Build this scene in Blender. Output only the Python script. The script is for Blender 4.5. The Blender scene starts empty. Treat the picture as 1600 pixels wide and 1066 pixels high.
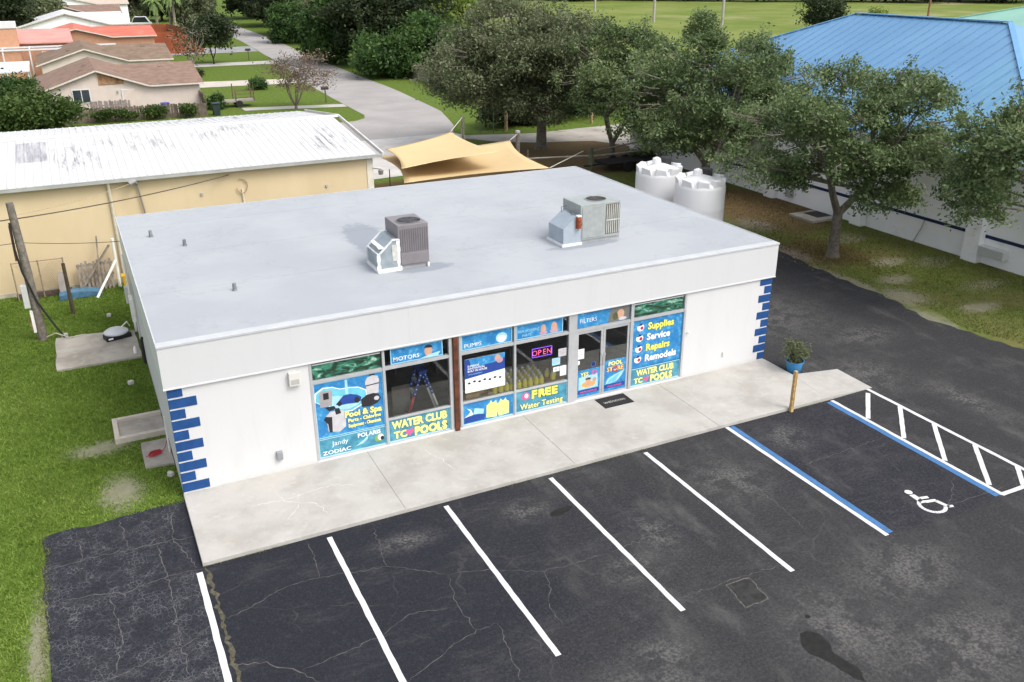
import bpy, bmesh, math, random
import numpy as np
from mathutils import Vector, Matrix
S = bpy.context.scene
COL = S.collection
R = math.radians

# ------------------------------------------------------------------ camera
cd = bpy.data.cameras.new('camera'); cam = bpy.data.objects.new('camera', cd); COL.objects.link(cam)
cd.sensor_width = 36.0; cd.sensor_fit = 'HORIZONTAL'; cd.lens = 1399.5/1600*36; cd.clip_start = 0.1; cd.clip_end = 3000
PI_, YA, RO = 0.4009, 0.4531, -0.0043
fw = Vector((math.sin(YA)*math.cos(PI_), math.cos(YA)*math.cos(PI_), -math.sin(PI_)))
rt = Vector((math.cos(YA), -math.sin(YA), 0)); up = rt.cross(fw)
r2 = rt*math.cos(RO)+up*math.sin(RO); u2 = -rt*math.sin(RO)+up*math.cos(RO)
mw = Matrix((r2, u2, -fw)).transposed().to_4x4(); mw.translation = Vector((-0.969, -20.224, 11.983))
cam.matrix_world = mw
S.camera = cam

# ------------------------------------------------------------------ sky, sun, exposure
SUN_AZ = math.atan2(0.42, -0.62)      # direction towards the sun seen from above
SUN_EL = R(52)
w = bpy.data.worlds.new('World'); S.world = w; w.use_nodes = True
nt = w.node_tree; nt.nodes.clear()
sky = nt.nodes.new('ShaderNodeTexSky'); sky.sky_type = 'NISHITA'; sky.sun_disc = False
sky.sun_elevation = SUN_EL; sky.sun_rotation = SUN_AZ; sky.air_density = 1.0; sky.dust_density = 4.0; sky.ozone_density = 1.0
hs = nt.nodes.new('ShaderNodeHueSaturation'); hs.inputs['Saturation'].default_value = 0.35   # high thin cloud
bg = nt.nodes.new('ShaderNodeBackground'); bg.inputs['Strength'].default_value = 0.15
wo = nt.nodes.new('ShaderNodeOutputWorld')
nt.links.new(sky.outputs[0], hs.inputs['Color']); nt.links.new(hs.outputs[0], bg.inputs['Color']); nt.links.new(bg.outputs[0], wo.inputs[0])
sd = bpy.data.lights.new('sun', 'SUN'); sd.energy = 0.55; sd.angle = R(25); sd.color = (1, 0.955, 0.88)
sun = bpy.data.objects.new('sun', sd); COL.objects.link(sun)
sdir = Vector((math.sin(SUN_AZ)*math.cos(SUN_EL), math.cos(SUN_AZ)*math.cos(SUN_EL), math.sin(SUN_EL)))
sun.rotation_euler = sdir.to_track_quat('Z', 'Y').to_euler(); sun.location = (0, -30, 40)
vs = S.view_settings; vs.view_transform = 'Standard'; vs.look = 'None'; vs.gamma = 1; vs.use_curve_mapping = False
vs.exposure = 0.98

# ------------------------------------------------------------------ node helpers
def srgb(r, g, b):
    f = lambda c: (c/255/12.92) if c/255 <= .04045 else ((c/255+.055)/1.055)**2.4
    return (f(r), f(g), f(b), 1)
class NG:
    def __init__(s, name, rough=.8, spec=.3):
        s.m = bpy.data.materials.new(name); s.m.use_nodes = True; s.t = s.m.node_tree
        s.b = s.t.nodes['Principled BSDF']; s.b.inputs['Roughness'].default_value = rough
        s.b.inputs['Specular IOR Level'].default_value = spec
        s.pos = None
    def n(s, typ, **kw):
        x = s.t.nodes.new('ShaderNode'+typ)
        for k, v in kw.items(): setattr(x, k, v)
        return x
    def l(s, a, b):
        if isinstance(a, (int, float)): b.default_value = a
        elif isinstance(a, (tuple, list)): b.default_value = tuple(a)
        else: s.t.links.new(a, b)
    def co(s, kind='Position', scale=None):
        if kind == 'Position': o = s.n('NewGeometry').outputs['Position']
        else: o = s.n('TexCoord').outputs[kind]
        if scale:
            mp = s.n('Mapping'); s.l(o, mp.inputs['Vector']); mp.inputs['Scale'].default_value = scale; o = mp.outputs[0]
        return o
    def noise(s, sc, det=4, rough=.55, co=None, dist=0):
        x = s.n('TexNoise'); x.inputs['Scale'].default_value = sc; x.inputs['Detail'].default_value = det
        x.inputs['Roughness'].default_value = rough; x.inputs['Distortion'].default_value = dist
        s.l(co if co is not None else s.co(), x.inputs['Vector']); return x.outputs['Fac']
    def math(s, op, a, b=0., c=None):
        x = s.n('Math', operation=op); s.l(a, x.inputs[0]); s.l(b, x.inputs[1])
        if c is not None: s.l(c, x.inputs[2])
        return x.outputs[0]
    def rng(s, a, lo, hi, o0=0., o1=1., sm=True):
        x = s.n('MapRange'); x.interpolation_type = 'SMOOTHSTEP' if sm else 'LINEAR'
        s.l(a, x.inputs[0]); x.inputs[1].default_value = lo; x.inputs[2].default_value = hi
        x.inputs[3].default_value = o0; x.inputs[4].default_value = o1; return x.outputs[0]
    def mix(s, f, a, b, bt='MIX'):
        x = s.n('Mix', data_type='RGBA', blend_type=bt); s.l(f, x.inputs[0]); s.l(a, x.inputs[6]); s.l(b, x.inputs[7]); return x.outputs[2]
    def vor(s, sc, feat='DISTANCE_TO_EDGE', co=None, rnd=1):
        x = s.n('TexVoronoi', feature=feat); x.inputs['Scale'].default_value = sc; x.inputs['Randomness'].default_value = rnd
        s.l(co if co is not None else s.co(), x.inputs['Vector']); return x.outputs[0]
    def warp(s, sc, amt, co=None):
        co = co if co is not None else s.co()
        x = s.n('TexNoise'); x.inputs['Scale'].default_value = sc; x.inputs['Detail'].default_value = 3; s.l(co, x.inputs['Vector'])
        v = s.n('VectorMath', operation='MULTIPLY_ADD'); s.l(x.outputs['Color'], v.inputs[0]); v.inputs[1].default_value = (amt,)*3; s.l(co, v.inputs[2])
        return v.outputs[0]
    def xyz(s):
        x = s.n('SeparateXYZ'); s.l(s.co(), x.inputs[0]); return x.outputs
    def col(s, c): s.l(c, s.b.inputs['Base Color'])
    def bump(s, h, st=.3, dist=.02):
        x = s.n('Bump'); x.inputs['Strength'].default_value = st; x.inputs['Distance'].default_value = dist
        s.l(h, x.inputs['Height']); s.l(x.outputs[0], s.b.inputs['Normal'])
    def ell(s, X, Y, cx, cy, rx, ry, nz=None, amt=.5, lo=.75, hi=1.1):
        a = s.math('DIVIDE', s.math('SUBTRACT', X, cx), rx); b = s.math('DIVIDE', s.math('SUBTRACT', Y, cy), ry)
        d = s.math('SQRT', s.math('ADD', s.math('MULTIPLY', a, a), s.math('MULTIPLY', b, b)))
        if nz is not None: d = s.math('ADD', d, s.math('MULTIPLY', s.math('SUBTRACT', nz, .5), amt*2))
        return s.rng(d, lo, hi, 1., 0.)
MATS = {}
def M(name, c, rough=.8, var=.12, sc=3., bump=0., bsc=60., metal=0., spec=.3, dirt=None, dsc=1.5, fine=0.):
    """plain painted / solid material with some tonal variation"""
    if name in MATS: return MATS[name]
    g = NG(name, rough, spec); c = tuple(c)[:3]
    a = tuple(x*(1-var) for x in c)+(1,); b = tuple(min(1, x*(1+var)) for x in c)+(1,)
    k = g.mix(g.rng(g.noise(sc, 5), .3, .7), a, b)
    if fine: k = g.mix(fine, k, g.mix(g.noise(sc*25, 2), (0, 0, 0, 1), (1, 1, 1, 1)), 'OVERLAY')
    if dirt: k = g.mix(g.rng(g.noise(dsc, 6, .65), .52, .72, 0, .8), k, tuple(dirt)[:3]+(1,))
    g.col(k); g.b.inputs['Metallic'].default_value = metal
    if bump: g.bump(g.noise(bsc, 3), bump)
    MATS[name] = g.m; return g.m

# ------------------------------------------------------------------ geometry helpers
def wloc(o):
    v = Vector((0, 0, 0))
    while o is not None: v += o.location; o = o.parent
    return v
class MB:
    def __init__(s): s.v = []; s.f = []
    def add(s, vs, fs):
        k = len(s.v); s.v += [tuple(q) for q in vs]; s.f += [tuple(i+k for i in f) for f in fs]; return s
    def box(s, x0, x1, y0, y1, z0, z1):
        return s.add([(x0,y0,z0),(x1,y0,z0),(x1,y1,z0),(x0,y1,z0),(x0,y0,z1),(x1,y0,z1),(x1,y1,z1),(x0,y1,z1)],
                     [(3,2,1,0),(4,5,6,7),(0,1,5,4),(1,2,6,5),(2,3,7,6),(3,0,4,7)])
    def prism(s, pts, axis, a, b):
        """2D polygon extruded along an axis: axis 'z' pts=(x,y); 'y' pts=(x,z); 'x' pts=(y,z)"""
        n = len(pts)
        P = {'z': lambda p, t: (p[0], p[1], t), 'y': lambda p, t: (p[0], t, p[1]), 'x': lambda p, t: (t, p[0], p[1])}[axis]
        return s.add([P(p, a) for p in pts]+[P(p, b) for p in pts],
                     [tuple(range(n))[::-1], tuple(range(n, 2*n))]+[(i, (i+1) % n, n+(i+1) % n, n+i) for i in range(n)])
    def tube(s, pts, rad, seg=8, cap=True):
        pts = [Vector(p) for p in pts]; n = len(pts)
        if not isinstance(rad, (list, tuple)): rad = [rad]*n
        V = []; F = []; ref = None
        for i, p in enumerate(pts):
            d = (pts[min(i+1, n-1)]-pts[max(i-1, 0)]).normalized()
            if ref is None: ref = Vector((0, 0, 1)) if abs(d.z) < .9 else Vector((1, 0, 0))
            a = d.cross(ref).normalized(); b = d.cross(a).normalized(); ref = b.cross(d)*-1 if False else ref
            for k in range(seg):
                t = 2*math.pi*k/seg; V.append(p+(a*math.cos(t)+b*math.sin(t))*rad[i])
        for i in range(n-1):
            for k in range(seg): F.append((i*seg+k, i*seg+(k+1) % seg, (i+1)*seg+(k+1) % seg, (i+1)*seg+k))
        if cap: F.append(tuple(range(seg))[::-1]); F.append(tuple(range((n-1)*seg, n*seg)))
        return s.add(V, F)
    def lathe(s, cx, cy, prof, seg=24):
        V = []; F = []; n = len(prof)
        for r, z in prof:
            for k in range(seg): t = 2*math.pi*k/seg; V.append((cx+r*math.cos(t), cy+r*math.sin(t), z))
        for i in range(n-1):
            for k in range(seg): F.append((i*seg+k, i*seg+(k+1) % seg, (i+1)*seg+(k+1) % seg, (i+1)*seg+k))
        F.append(tuple(range(seg))[::-1]); F.append(tuple(range((n-1)*seg, n*seg)))
        return s.add(V, F)
    def bar(s, a, b, w, h):
        a = Vector(a); b = Vector(b); d = (b-a).normalized()
        ref = Vector((0, 0, 1)) if abs(d.z) < .95 else Vector((0, 1, 0))
        x = d.cross(ref).normalized()*w/2; y = x.cross(d).normalized()*h/2
        return s.add([a-x-y, a+x-y, a+x+y, a-x+y, b-x-y, b+x-y, b+x+y, b-x+y],
                     [(0,1,2,3),(7,6,5,4),(0,4,5,1),(1,5,6,2),(2,6,7,3),(3,7,4,0)])
    def build(s, name, mat, parent=None, smooth=False, bevel=0, kind=None, local=False):
        o0 = wloc(parent) if (parent is not None and not local) else Vector((0, 0, 0))
        me = bpy.data.meshes.new(name)
        me.from_pydata([(v[0]-o0.x, v[1]-o0.y, v[2]-o0.z) for v in s.v], [], s.f); me.update()
        bm = bmesh.new(); bm.from_mesh(me); bmesh.ops.recalc_face_normals(bm, faces=bm.faces); bm.to_mesh(me); bm.free()
        if smooth:
            me.polygons.foreach_set('use_smooth', [True]*len(me.polygons))
            try: me.set_sharp_from_angle(angle=R(35))
            except Exception: pass
        return link(name, me, mat, parent, bevel, kind)
def link(name, me, mat, parent=None, bevel=0, kind=None, loc=None):
    o = bpy.data.objects.new(name, me); COL.objects.link(o)
    if mat is not None and not me.materials: me.materials.append(mat)
    if parent is not None: o.parent = parent
    if loc is not None: o.location = loc
    if bevel:
        b = o.modifiers.new('bevel', 'BEVEL'); b.width = bevel; b.segments = 2; b.limit_method = 'ANGLE'
    if kind: o['kind'] = kind
    return o
def thing(name, label, cat, loc=(0, 0, 0), group=None):
    o = bpy.data.objects.new(name, None); COL.objects.link(o); o.location = loc; o.empty_display_size = .2
    return tag(o, label, cat, group)
def tag(o, label, cat, group=None):
    o['label'] = label; o['category'] = cat
    if group: o['group'] = group
    return o
def dup(root, loc, label=None, rz=None):
    r = root.copy(); COL.objects.link(r); r.location = loc
    if label: r['label'] = label
    if rz is not None: r.rotation_euler.z = rz
    for ch in root.children:
        c = ch.copy(); COL.objects.link(c); c.parent = r
        for g in ch.children: d = g.copy(); COL.objects.link(d); d.parent = c
    return r
def box(name, mat, parent, *a, bevel=0): return MB().box(*a).build(name, mat, parent, bevel=bevel)
def sheet(name, pts, z, mat, parent=None, kind=None):
    return MB().add([(p[0], p[1], z) for p in pts], [tuple(range(len(pts)))]).build(name, mat, parent, kind=kind)
def jit(pts, step, amp, seed, closed=True):
    """subdivide a polyline and make its edge ragged"""
    r = random.Random(seed); out = []
    n = len(pts)
    for i in range(n if closed else n-1):
        a = Vector(pts[i]); b = Vector(pts[(i+1) % n]); k = max(1, int((b-a).length/step))
        nn = Vector((-(b-a).y, (b-a).x)).normalized()
        for j in range(k):
            p = a.lerp(b, j/k); p = p+nn*(r.uniform(-amp, amp) if j else 0); out.append((p.x, p.y))
    if not closed: out.append(tuple(pts[-1]))
    return out

# ------------------------------------------------------------------ text on the shop front (plane facing -y)
def text(body, x, z, size, mat, parent, y, align='LEFT', bold=.0, shear=0., rot=0., sx=1., spacing=1., name='lettering', flat=False):
    c = bpy.data.curves.new('txt', 'FONT'); c.body = body; c.size = size; c.align_x = align; c.offset = bold*size; c.shear = shear
    c.resolution_u = 2; c.fill_mode = 'FRONT'; c.space_character = spacing
    o = bpy.data.objects.new('txt', c); COL.objects.link(o)
    dg = bpy.context.evaluated_depsgraph_get(); me = bpy.data.meshes.new_from_object(o.evaluated_get(dg))
    bpy.data.objects.remove(o); bpy.data.curves.remove(c)
    me.name = name; o0 = wloc(parent)
    cr, sr = math.cos(rot), math.sin(rot)
    for v in me.vertices:
        a, b = v.co.x*sx, v.co.y; a, b = a*cr-b*sr, a*sr+b*cr
        v.co = (x+a-o0.x, (z+b if flat else y)-o0.y, (y if flat else z+b)-o0.z)
    me.materials.clear()
    return link(name, me, mat, parent)
def flat(pts, y, mat, parent, name): # flat cut-out on the shop front, pts=(x,z)
    return MB().prism(pts, 'y', y, y+.001).build(name, mat, parent)
def disc(cx, cz, rx, rz, n=20, a0=0, a1=2*math.pi):
    return [(cx+rx*math.cos(a0+(a1-a0)*i/n), cz+rz*math.sin(a0+(a1-a0)*i/n)) for i in range(n)]
def ring(cx, cz, ro, ri, y, mat, parent, name, n=24, sq=1.):
    m = MB()
    for i in range(n):
        a, b = 2*math.pi*i/n, 2*math.pi*(i+1)/n
        m.add([(cx+ro*math.cos(a), y, cz+ro*sq*math.sin(a)), (cx+ro*math.cos(b), y, cz+ro*sq*math.sin(b)), (cx+ri*math.cos(b), y, cz+ri*sq*math.sin(b)), (cx+ri*math.cos(a), y, cz+ri*sq*math.sin(a))], [(0, 1, 2, 3)])
    return m.build(name, mat, parent)
# ================================================================== THE GROUND
def ground_material():
    g = NG('ground_grass', .95, .1); X, Y, Z = g.xyz()
    n1 = g.noise(.35, 6, .6); n2 = g.noise(3.5, 5, .65); n3 = g.noise(38, 3, .7); n4 = g.noise(.05, 4, .6); nq = g.noise(2.2, 8, .72)
    k = g.mix(g.rng(n2, .32, .68), (.08, .13, .018, 1), (.145, .205, .036, 1))
    k = g.mix(g.rng(n1, .5, .72, 0, .55), k, (.13, .14, .042, 1))
    k = g.mix(g.rng(n3, .3, .7, 0, .45), k, (.05, .078, .016, 1))
    # worn brownish strip of lawn under the oaks beside the white building
    right = g.math('MULTIPLY', g.rng(X, 25.8, 26.6), g.rng(X, 33.6, 34.4, 1., 0.))
    right = g.math('MULTIPLY', right, g.rng(Y, 38, 41, 1., 0.))
    k = g.mix(g.math('MULTIPLY', right, g.rng(n1, .36, .62, .85, .2)), k, g.mix(n2, (.12, .108, .042, 1), (.20, .18, .075, 1)))
    lit = g.math('MAXIMUM', g.ell(X, Y, 31, 15.5, 3.5, 5, n1, .35), g.ell(X, Y, 28.4, 8.2, 1.8, 2.2, n1, .35))
    lit = g.math('MAXIMUM', lit, g.ell(X, Y, 28.5, 33, 7.5, 7, n1, .25))
    k = g.mix(g.math('MULTIPLY', lit, .85), k, g.mix(g.rng(n3, .3, .7), (.085, .052, .03, 1), (.18, .115, .062, 1)))
    # bare sandy spots
    sand = None
    for (cx, cy, rx, ry) in [(-1.7,3.5,.8,.45),(-1.35,.95,.55,.9),(-3.2,-4.3,.22,1.6),(26.9,2.4,.9,1.0),(28.2,4.0,.9,.55),(25.9,.3,.5,1.2),(29.8,5.8,.9,.6),(26.9,8.6,.7,1.5),(28.5,.3,1.,.5),(26.3,4.8,.5,2.5),(30.9,1.9,1.2,.5),(31.5,5,1.,.7),(28.6,13.1,.8,1.2),(30.8,9.3,1.1,.7)]:
        e = g.ell(X, Y, cx, cy, rx*1.15, ry*1.15, nq, 1.1, .35, 1.25); sand = e if sand is None else g.math('MAXIMUM', sand, e)
    k = g.mix(g.math('MULTIPLY', sand, g.rng(n3, .25, .6, .25, .8)), k, g.mix(n2, (.19, .165, .125, 1), (.34, .31, .26, 1)))
    # mulch yard behind the shop
    yard = g.math('MULTIPLY', g.math('MULTIPLY', g.rng(X, 10.5, 11.5), g.rng(X, 24.5, 26, 1., 0.)), g.math('MULTIPLY', g.rng(Y, 12, 13), g.rng(g.math('ADD', Y, g.math('MULTIPLY', n1, 3)), 31, 32.5, 1., 0.)))
    k = g.mix(g.math('MULTIPLY', yard, .9), k, g.mix(g.rng(n3, .3, .7), (.05, .026, .014, 1), (.13, .075, .045, 1)))
    # playing field beyond the oaks
    fld = g.math('MULTIPLY', g.rng(X, 60, 66), g.rng(Y, 45, 70))
    fc = g.mix(g.rng(n4, .35, .65), (.12, .17, .028, 1), (.20, .225, .065, 1))
    fc = g.mix(g.rng(g.noise(.035, 5, .6, g.co('Position', (1, .5, 1))), .56, .7, 0, .8), fc, (.34, .30, .18, 1))
    k = g.mix(fld, k, g.mix(g.rng(n1, .3, .7, 0, .35), fc, (.10, .14, .03, 1)))
    g.col(k); g.bump(g.math('ADD', n3, n2), .6, .03)
    return g.m
GM = ground_material()
sheet('ground', [(-700, -200), (900, -200), (900, 1100), (-700, 1100)], -.012, GM, kind='structure')

def asphalt_material():
    g = NG('asphalt_lot', .88, .25); X, Y, Z = g.xyz()
    n1 = g.noise(.45, 6, .62); n2 = g.noise(2.3, 6, .65); n3 = g.noise(70, 2, .6); n5 = g.noise(14, 4, .7)
    nq = g.noise(1.7, 9, .74)
    nS = g.noise(.9, 6, .68, g.co('Position', (1.2, .45, 1)))
    sealed, worn, dust = (.0125, .014, .021, 1), (.027, .0272, .029, 1), (.16, .152, .142, 1)
    far = g.math('ADD', g.rng(X, 2.5, 11.5, 0, .34), g.math('ADD', g.rng(Y, -6.0, -11, 0, .2), g.math('MULTIPLY', g.rng(X, 18.5, 21), g.rng(Y, -1, 6, .05, -.08))))
    k = g.mix(g.rng(g.math('ADD', g.math('MULTIPLY', n1, .6), g.math('ADD', far, g.math('MULTIPLY', n2, .25))), .42, .86), sealed, worn)
    bay = g.math('MULTIPLY', g.math('MULTIPLY', g.rng(X, 14.0, 14.2), g.rng(X, 17.7, 18, 1., 0.)), g.rng(Y, -9.0, -8.6))
    k = g.mix(g.math('MULTIPLY', bay, g.rng(n2, .35, .6, .9, .6)), k, (.0125, .0135, .021, 1))
    # dusty worn areas
    d = None
    for (cx, cy, rx, ry) in [(20.8, 3.5, 2.4, 3.), (20.2, -2.2, 1.3, 1.3), (21.5, -4.8, .6, 1.6), (12.4, -5.3, 1.1, 1.1), (10.9, -10.6, 1.3, 1.4), (9.4, -6.3, .5, .9), (8.3, -7.2, .8, .5), (13.4, -9.8, 1.6, 1.), (6.5, -10.4, 1.6, .9), (15.2, -4.2, .7, .8), (22.5, .2, 1.4, .9), (4.2, -4.1, .8, .35), (19.2, 7.5, .7, 2.5), (7.3, -9.6, .9, .5), (12.6, -12, 2.2, 1.2), (7.2, -4.2, .6, .5)]:
        e = g.ell(X, Y, cx, cy, rx*1.25, ry*1.25, nq, 1.5, .1, 1.35); d = e if d is None else g.math('MAXIMUM', d, e)
    d = g.math('MULTIPLY', d, g.math('MULTIPLY', g.rng(n5, .38, .62, .15, .85), g.rng(nq, .44, .56, .12, 1)))
    d = g.math('MAXIMUM', d, g.math('MULTIPLY', g.rng(nS, .5, .8, 0, .5), g.rng(X, 4, 9)))
    k = g.mix(d, k, dust)
    k = g.mix(g.rng(g.noise(1.1, 5, .7), .62, .72, 0, .75), k, (.017, .017, .019, 1))
    k = g.mix(g.rng(g.noise(5.5, 6, .75), .5, .75, 0, .35), k, (.055, .055, .062, 1))
    k = g.mix(g.rng(g.noise(.8, 9, .8, g.co('Position', (.5, 1.3, 1))), .5, .72, 0, .45), k, (.085, .083, .082, 1))
    gr = g.noise(15, 6, .9); k = g.mix(g.math('MULTIPLY', g.rng(gr, .5, .66, 0, .6), g.rng(far, .02, .3, .35, 1)), k, (.095, .094, .098, 1)); k = g.mix(g.rng(gr, .47, .34, 0, .75), k, (.005, .005, .0065, 1))
    # aggregate speckle
    k = g.mix(g.rng(n3, .58, .74, 0, .5), k, (.16, .155, .15, 1))
    k = g.mix(g.rng(n3, .40, .24, 0, .6), k, (.011, .011, .012, 1))
    # crazed cracking of the old apron beside the lawn
    cv = g.vor(7.6, co=g.warp(9, .10)); cr = g.math('MULTIPLY', g.math('MAXIMUM', g.rng(cv, .012, .055, 1., 0.), g.math('MULTIPLY', g.rng(g.vor(15, co=g.warp(9, .10)), .02, .09, 1., 0.), .55)), g.rng(g.noise(2.6, 5, .7), .38, .6, .12, 1.))
    cm = g.math('MULTIPLY', g.rng(X, -.1, -.25), g.rng(g.noise(.9, 4, .6), .34, .58, .12, .8))
    k = g.mix(g.math('MULTIPLY', cr, cm), k, (.15, .15, .165, 1))
    c2 = g.math('MULTIPLY', g.rng(g.vor(.55, co=g.warp(1.3, .8)), .004, .014, 1., 0.), g.rng(n1, .48, .62, 0, .22))
    k = g.mix(c2, k, (.11, .105, .10, 1))
    g.col(k); g.bump(g.math('SUBTRACT', g.math('ADD', n3, n5), g.math('MULTIPLY', g.math('MULTIPLY', cr, cm), .8)), .55, .012)
    return g.m
AM = asphalt_material()
edge_l = jit([(-2.9, -40), (-3.0, -5.3), (-3.1, -3.2), (-3.12, -.3)], .25, .045, 1, False)
edge_t = jit([(-3.12, -.3), (-1.5, -.2), (-.02, -.12)], .3, .06, 2, False)
edge_r = jit([(17.9, 22), (26.9, 22), (26.65, 9.1), (26.3, 5.5), (26.25, 2.2), (25.7, .2), (26.4, -3.1), (27.5, -8), (29, -40)], .35, .11, 3, False)
lot = sheet('parking_lot', edge_l+edge_t[1:]+[(17.9, -.05)]+edge_r, 0, AM, kind='structure')

# painted markings -------------------------------------------------
def paint(name, c, wear=.62):
    g = NG(name, .7, .3); n = g.noise(11, 6, .75); f = g.noise(85, 2)
    k = g.mix(g.rng(n, wear, wear+.12, 0, .75), g.mix(g.rng(g.noise(2.2, 4), .3, .7), c, tuple(x*.84 for x in c[:3])+(1,)), (.05, .05, .055, 1))
    k = g.mix(g.rng(f, .62, .75, 0, .3), k, (.1, .1, .1, 1)); g.col(k); g.bump(f, .3, .004); return g.m
PW = paint('white_road_paint', (.66, .66, .66, 1), .57); PB = paint('blue_road_paint', (.055, .17, .38, 1), .54)
def stripe(x, y0, y1, wd, mat, name='parking_line', z=.004):
    a = jit([(x-wd/2, y0), (x+wd/2, y0), (x+wd/2, y1), (x-wd/2, y1)], .22, .006, int(x*97+y0*13))
    return sheet(name, a, z, mat, lot)
stripe(-.12, -3.2, -8.8, .125, PW)
for i in range(4): stripe(2.71+2.842*i, -3.18, -8.77, .12, PW)
stripe(14.05, -3.02, -8.72, .115, PW); stripe(14.20, -3.05, -8.68, .16, PB)
stripe(17.72, -3.12, -8.72, .17, PB); stripe(17.875, -3.08, -8.74, .115, PW)
stripe(19.40, -2.98, -8.72, .12, PW)
def diag(a, b, wd=.125, name='hatch_line'):
    a = Vector(a); b = Vector(b); d = (b-a).normalized(); n = Vector((-d.y, d.x))*wd/2
    sheet(name, jit([(a-n)[:], (b-n)[:], (b+n)[:], (a+n)[:]], .2, .006, int(a.y*31)), .0075, PW, lot)
for a, b in [((19.2,-3.2),(17.96,-4.4)), ((19.36,-4.26),(17.96,-5.66)), ((19.36,-5.45),(17.96,-7.0)), ((19.36,-6.77),(17.96,-8.3)), ((19.36,-8.03),(18.7,-8.68)), ((17.84,-8.73),(19.44,-8.73))]: diag(a, b)
# wheelchair symbol, reads from the drive
def wheelchair():
    sx, sy = 16.0, -8.2
    def T(p): # local (right, up) of the symbol -> ground
        a = R(-12); u, v = p
        return (sx+(u*math.cos(a)-v*math.sin(a)), sy+(u*math.sin(a)+v*math.cos(a)))
    m = MB()
    def poly(pts): m.add([(*T(p), .0045) for p in pts], [tuple(range(len(pts)))])
    poly(disc(-.20, .52, .095, .095, 14))
    poly([(-.27,.40),(-.13,.40),(-.07,.02),(-.22,.02)])
    poly([(-.12,.26),(.12,.26),(.12,.17),(-.12,.17)])
    poly([(-.08,.10),(.22,.10),(.22,0),(-.08,0)])
    poly([(.14,0),(.24,.05),(.38,-.26),(.28,-.30)]); poly([(.28,-.30),(.30,-.21),(.46,-.22),(.44,-.31)])
    n = 18
    for i in range(n):
        a0, a1 = R(105+i*230/n), R(105+(i+.9)*230/n); c = (-.02, -.12)
        poly([(c[0]+.34*math.cos(a0), c[1]+.34*math.sin(a0)), (c[0]+.34*math.cos(a1), c[1]+.34*math.sin(a1)), (c[0]+.25*math.cos(a1), c[1]+.25*math.sin(a1)), (c[0]+.25*math.cos(a0), c[1]+.25*math.sin(a0))])
    m.build('wheelchair_symbol', PW, lot)
wheelchair()

# long cracks in the asphalt
CR = {'a':[(-3.11,-1.67),(-2.2,-1.6),(-1.42,-1.67),(-.55,-1.71),(.0,-1.79)],'b':[(-.02,-3.06),(-.9,-3.05),(-1.54,-3.2),(-2.26,-2.96),(-2.77,-2.93)],'c':[(-.82,-1.71),(-.74,-3.01),(-.74,-4.37),(-.75,-5.38),(-.72,-6.42)],
'd':[(.15,-4.96),(.75,-4.79),(1.33,-4.51),(1.75,-4.44),(2.68,-4.59),(3.54,-4.77),(4.06,-5.15),(4.62,-5.6)],'e':[(2.21,-3.16),(2.21,-3.99),(2.13,-4.51)],'f':[(3.76,-3.21),(3.6,-4.16),(3.54,-4.77)],'g':[(-.46,-6.18),(.09,-6.32),(.58,-6.53),(1.11,-7.04),(1.36,-7.45)],
'h':[(1.12,-7.01),(1.99,-6.92),(2.81,-6.74),(3.44,-6.44),(4.2,-6.6)],'i':[(2.81,-8.17),(3.75,-7.7),(4.46,-7.46),(4.93,-7.49)],'j':[(4.61,-5.62),(5.41,-5.82),(6.5,-6.41),(7.24,-6.48),(8.04,-6.49)],'k':[(6.5,-6.41),(6.36,-7),(6.04,-7.4),(6.05,-8.05)],'l':[(4.61,-5.62),(4.38,-6.69),(4.46,-7.46)],
'm':[(8.45,-8.42),(9.49,-8.44),(10.49,-8.46),(11.41,-8.55)],'n':[(14.42,-5.52),(16.01,-5.47),(17.51,-5.37)],'o':[(17.5,-7.64),(16.73,-8.24),(16.24,-8.46),(17.31,-8.53),(18.25,-8.51)],'p':[(8.04,-6.49),(9.13,-6.37),(10.15,-6.18)],'q':[(12.32,-5.07),(12.74,-5.78),(12.67,-6.99),(12.53,-7.79)],'r':[(4.93,-7.49),(4.73,-8.47),(4.68,-9.09)],
's':[(-2.9,-5.9),(-1.7,-5.6),(-.4,-5.3)],'t':[(-2.4,-.4),(-2.35,-1.6)],'u':[(-1.5,-.3),(-1.42,-1.67)],'v':[(-1.9,-3.1),(-1.75,-4.6),(-1.95,-5.6)],'w':[(-.4,-.4),(-.45,-1.7),(-.15,-3)]}
def ribbon(m, pts, w0, seed, z):
    r = random.Random(seed); P = []
    for i in range(len(pts)-1):
        a = Vector(pts[i]); b = Vector(pts[i+1]); k = max(2, int((b-a).length/.09)); n = Vector((-(b-a).y, (b-a).x)).normalized()
        for j in range(k): P.append(a.lerp(b, j/k)+n*r.gauss(0, .022))
    P.append(Vector(pts[-1])); V = []
    for i, p in enumerate(P):
        d = (P[min(i+1, len(P)-1)]-P[max(0, i-1)]).normalized(); n = Vector((-d.y, d.x)); ww = w0*r.uniform(.35, 1.3)*min(1, .3+i/4, .3+(len(P)-1-i)/4)
        V += [(*(p-n*ww), z), (*(p+n*ww), z)]
    m.add(V, [(2*i, 2*i+1, 2*i+3, 2*i+2) for i in range(len(P)-1)])
cm_ = MB()
for i, (k, pts) in enumerate(sorted(CR.items())): ribbon(cm_, pts, .011 if pts[0][0] < 0 else .0075, i, .0022)
cm_.build('asphalt_cracks', M('crack_fill', (.10, .096, .093), .95, .3, 9), None, kind='stuff')
sm_ = MB(); ribbon(sm_, [(.03,-3.0),(.06,-4.5),(.05,-5.8),(.06,-7.2),(.1,-9.5)], .05, 77, .0018)
sm_.build('overgrown_seam', M('seam_moss', (.085, .078, .052), 1, .5, 12, dirt=(.02, .02, .018), dsc=6), None, kind='stuff')
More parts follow.
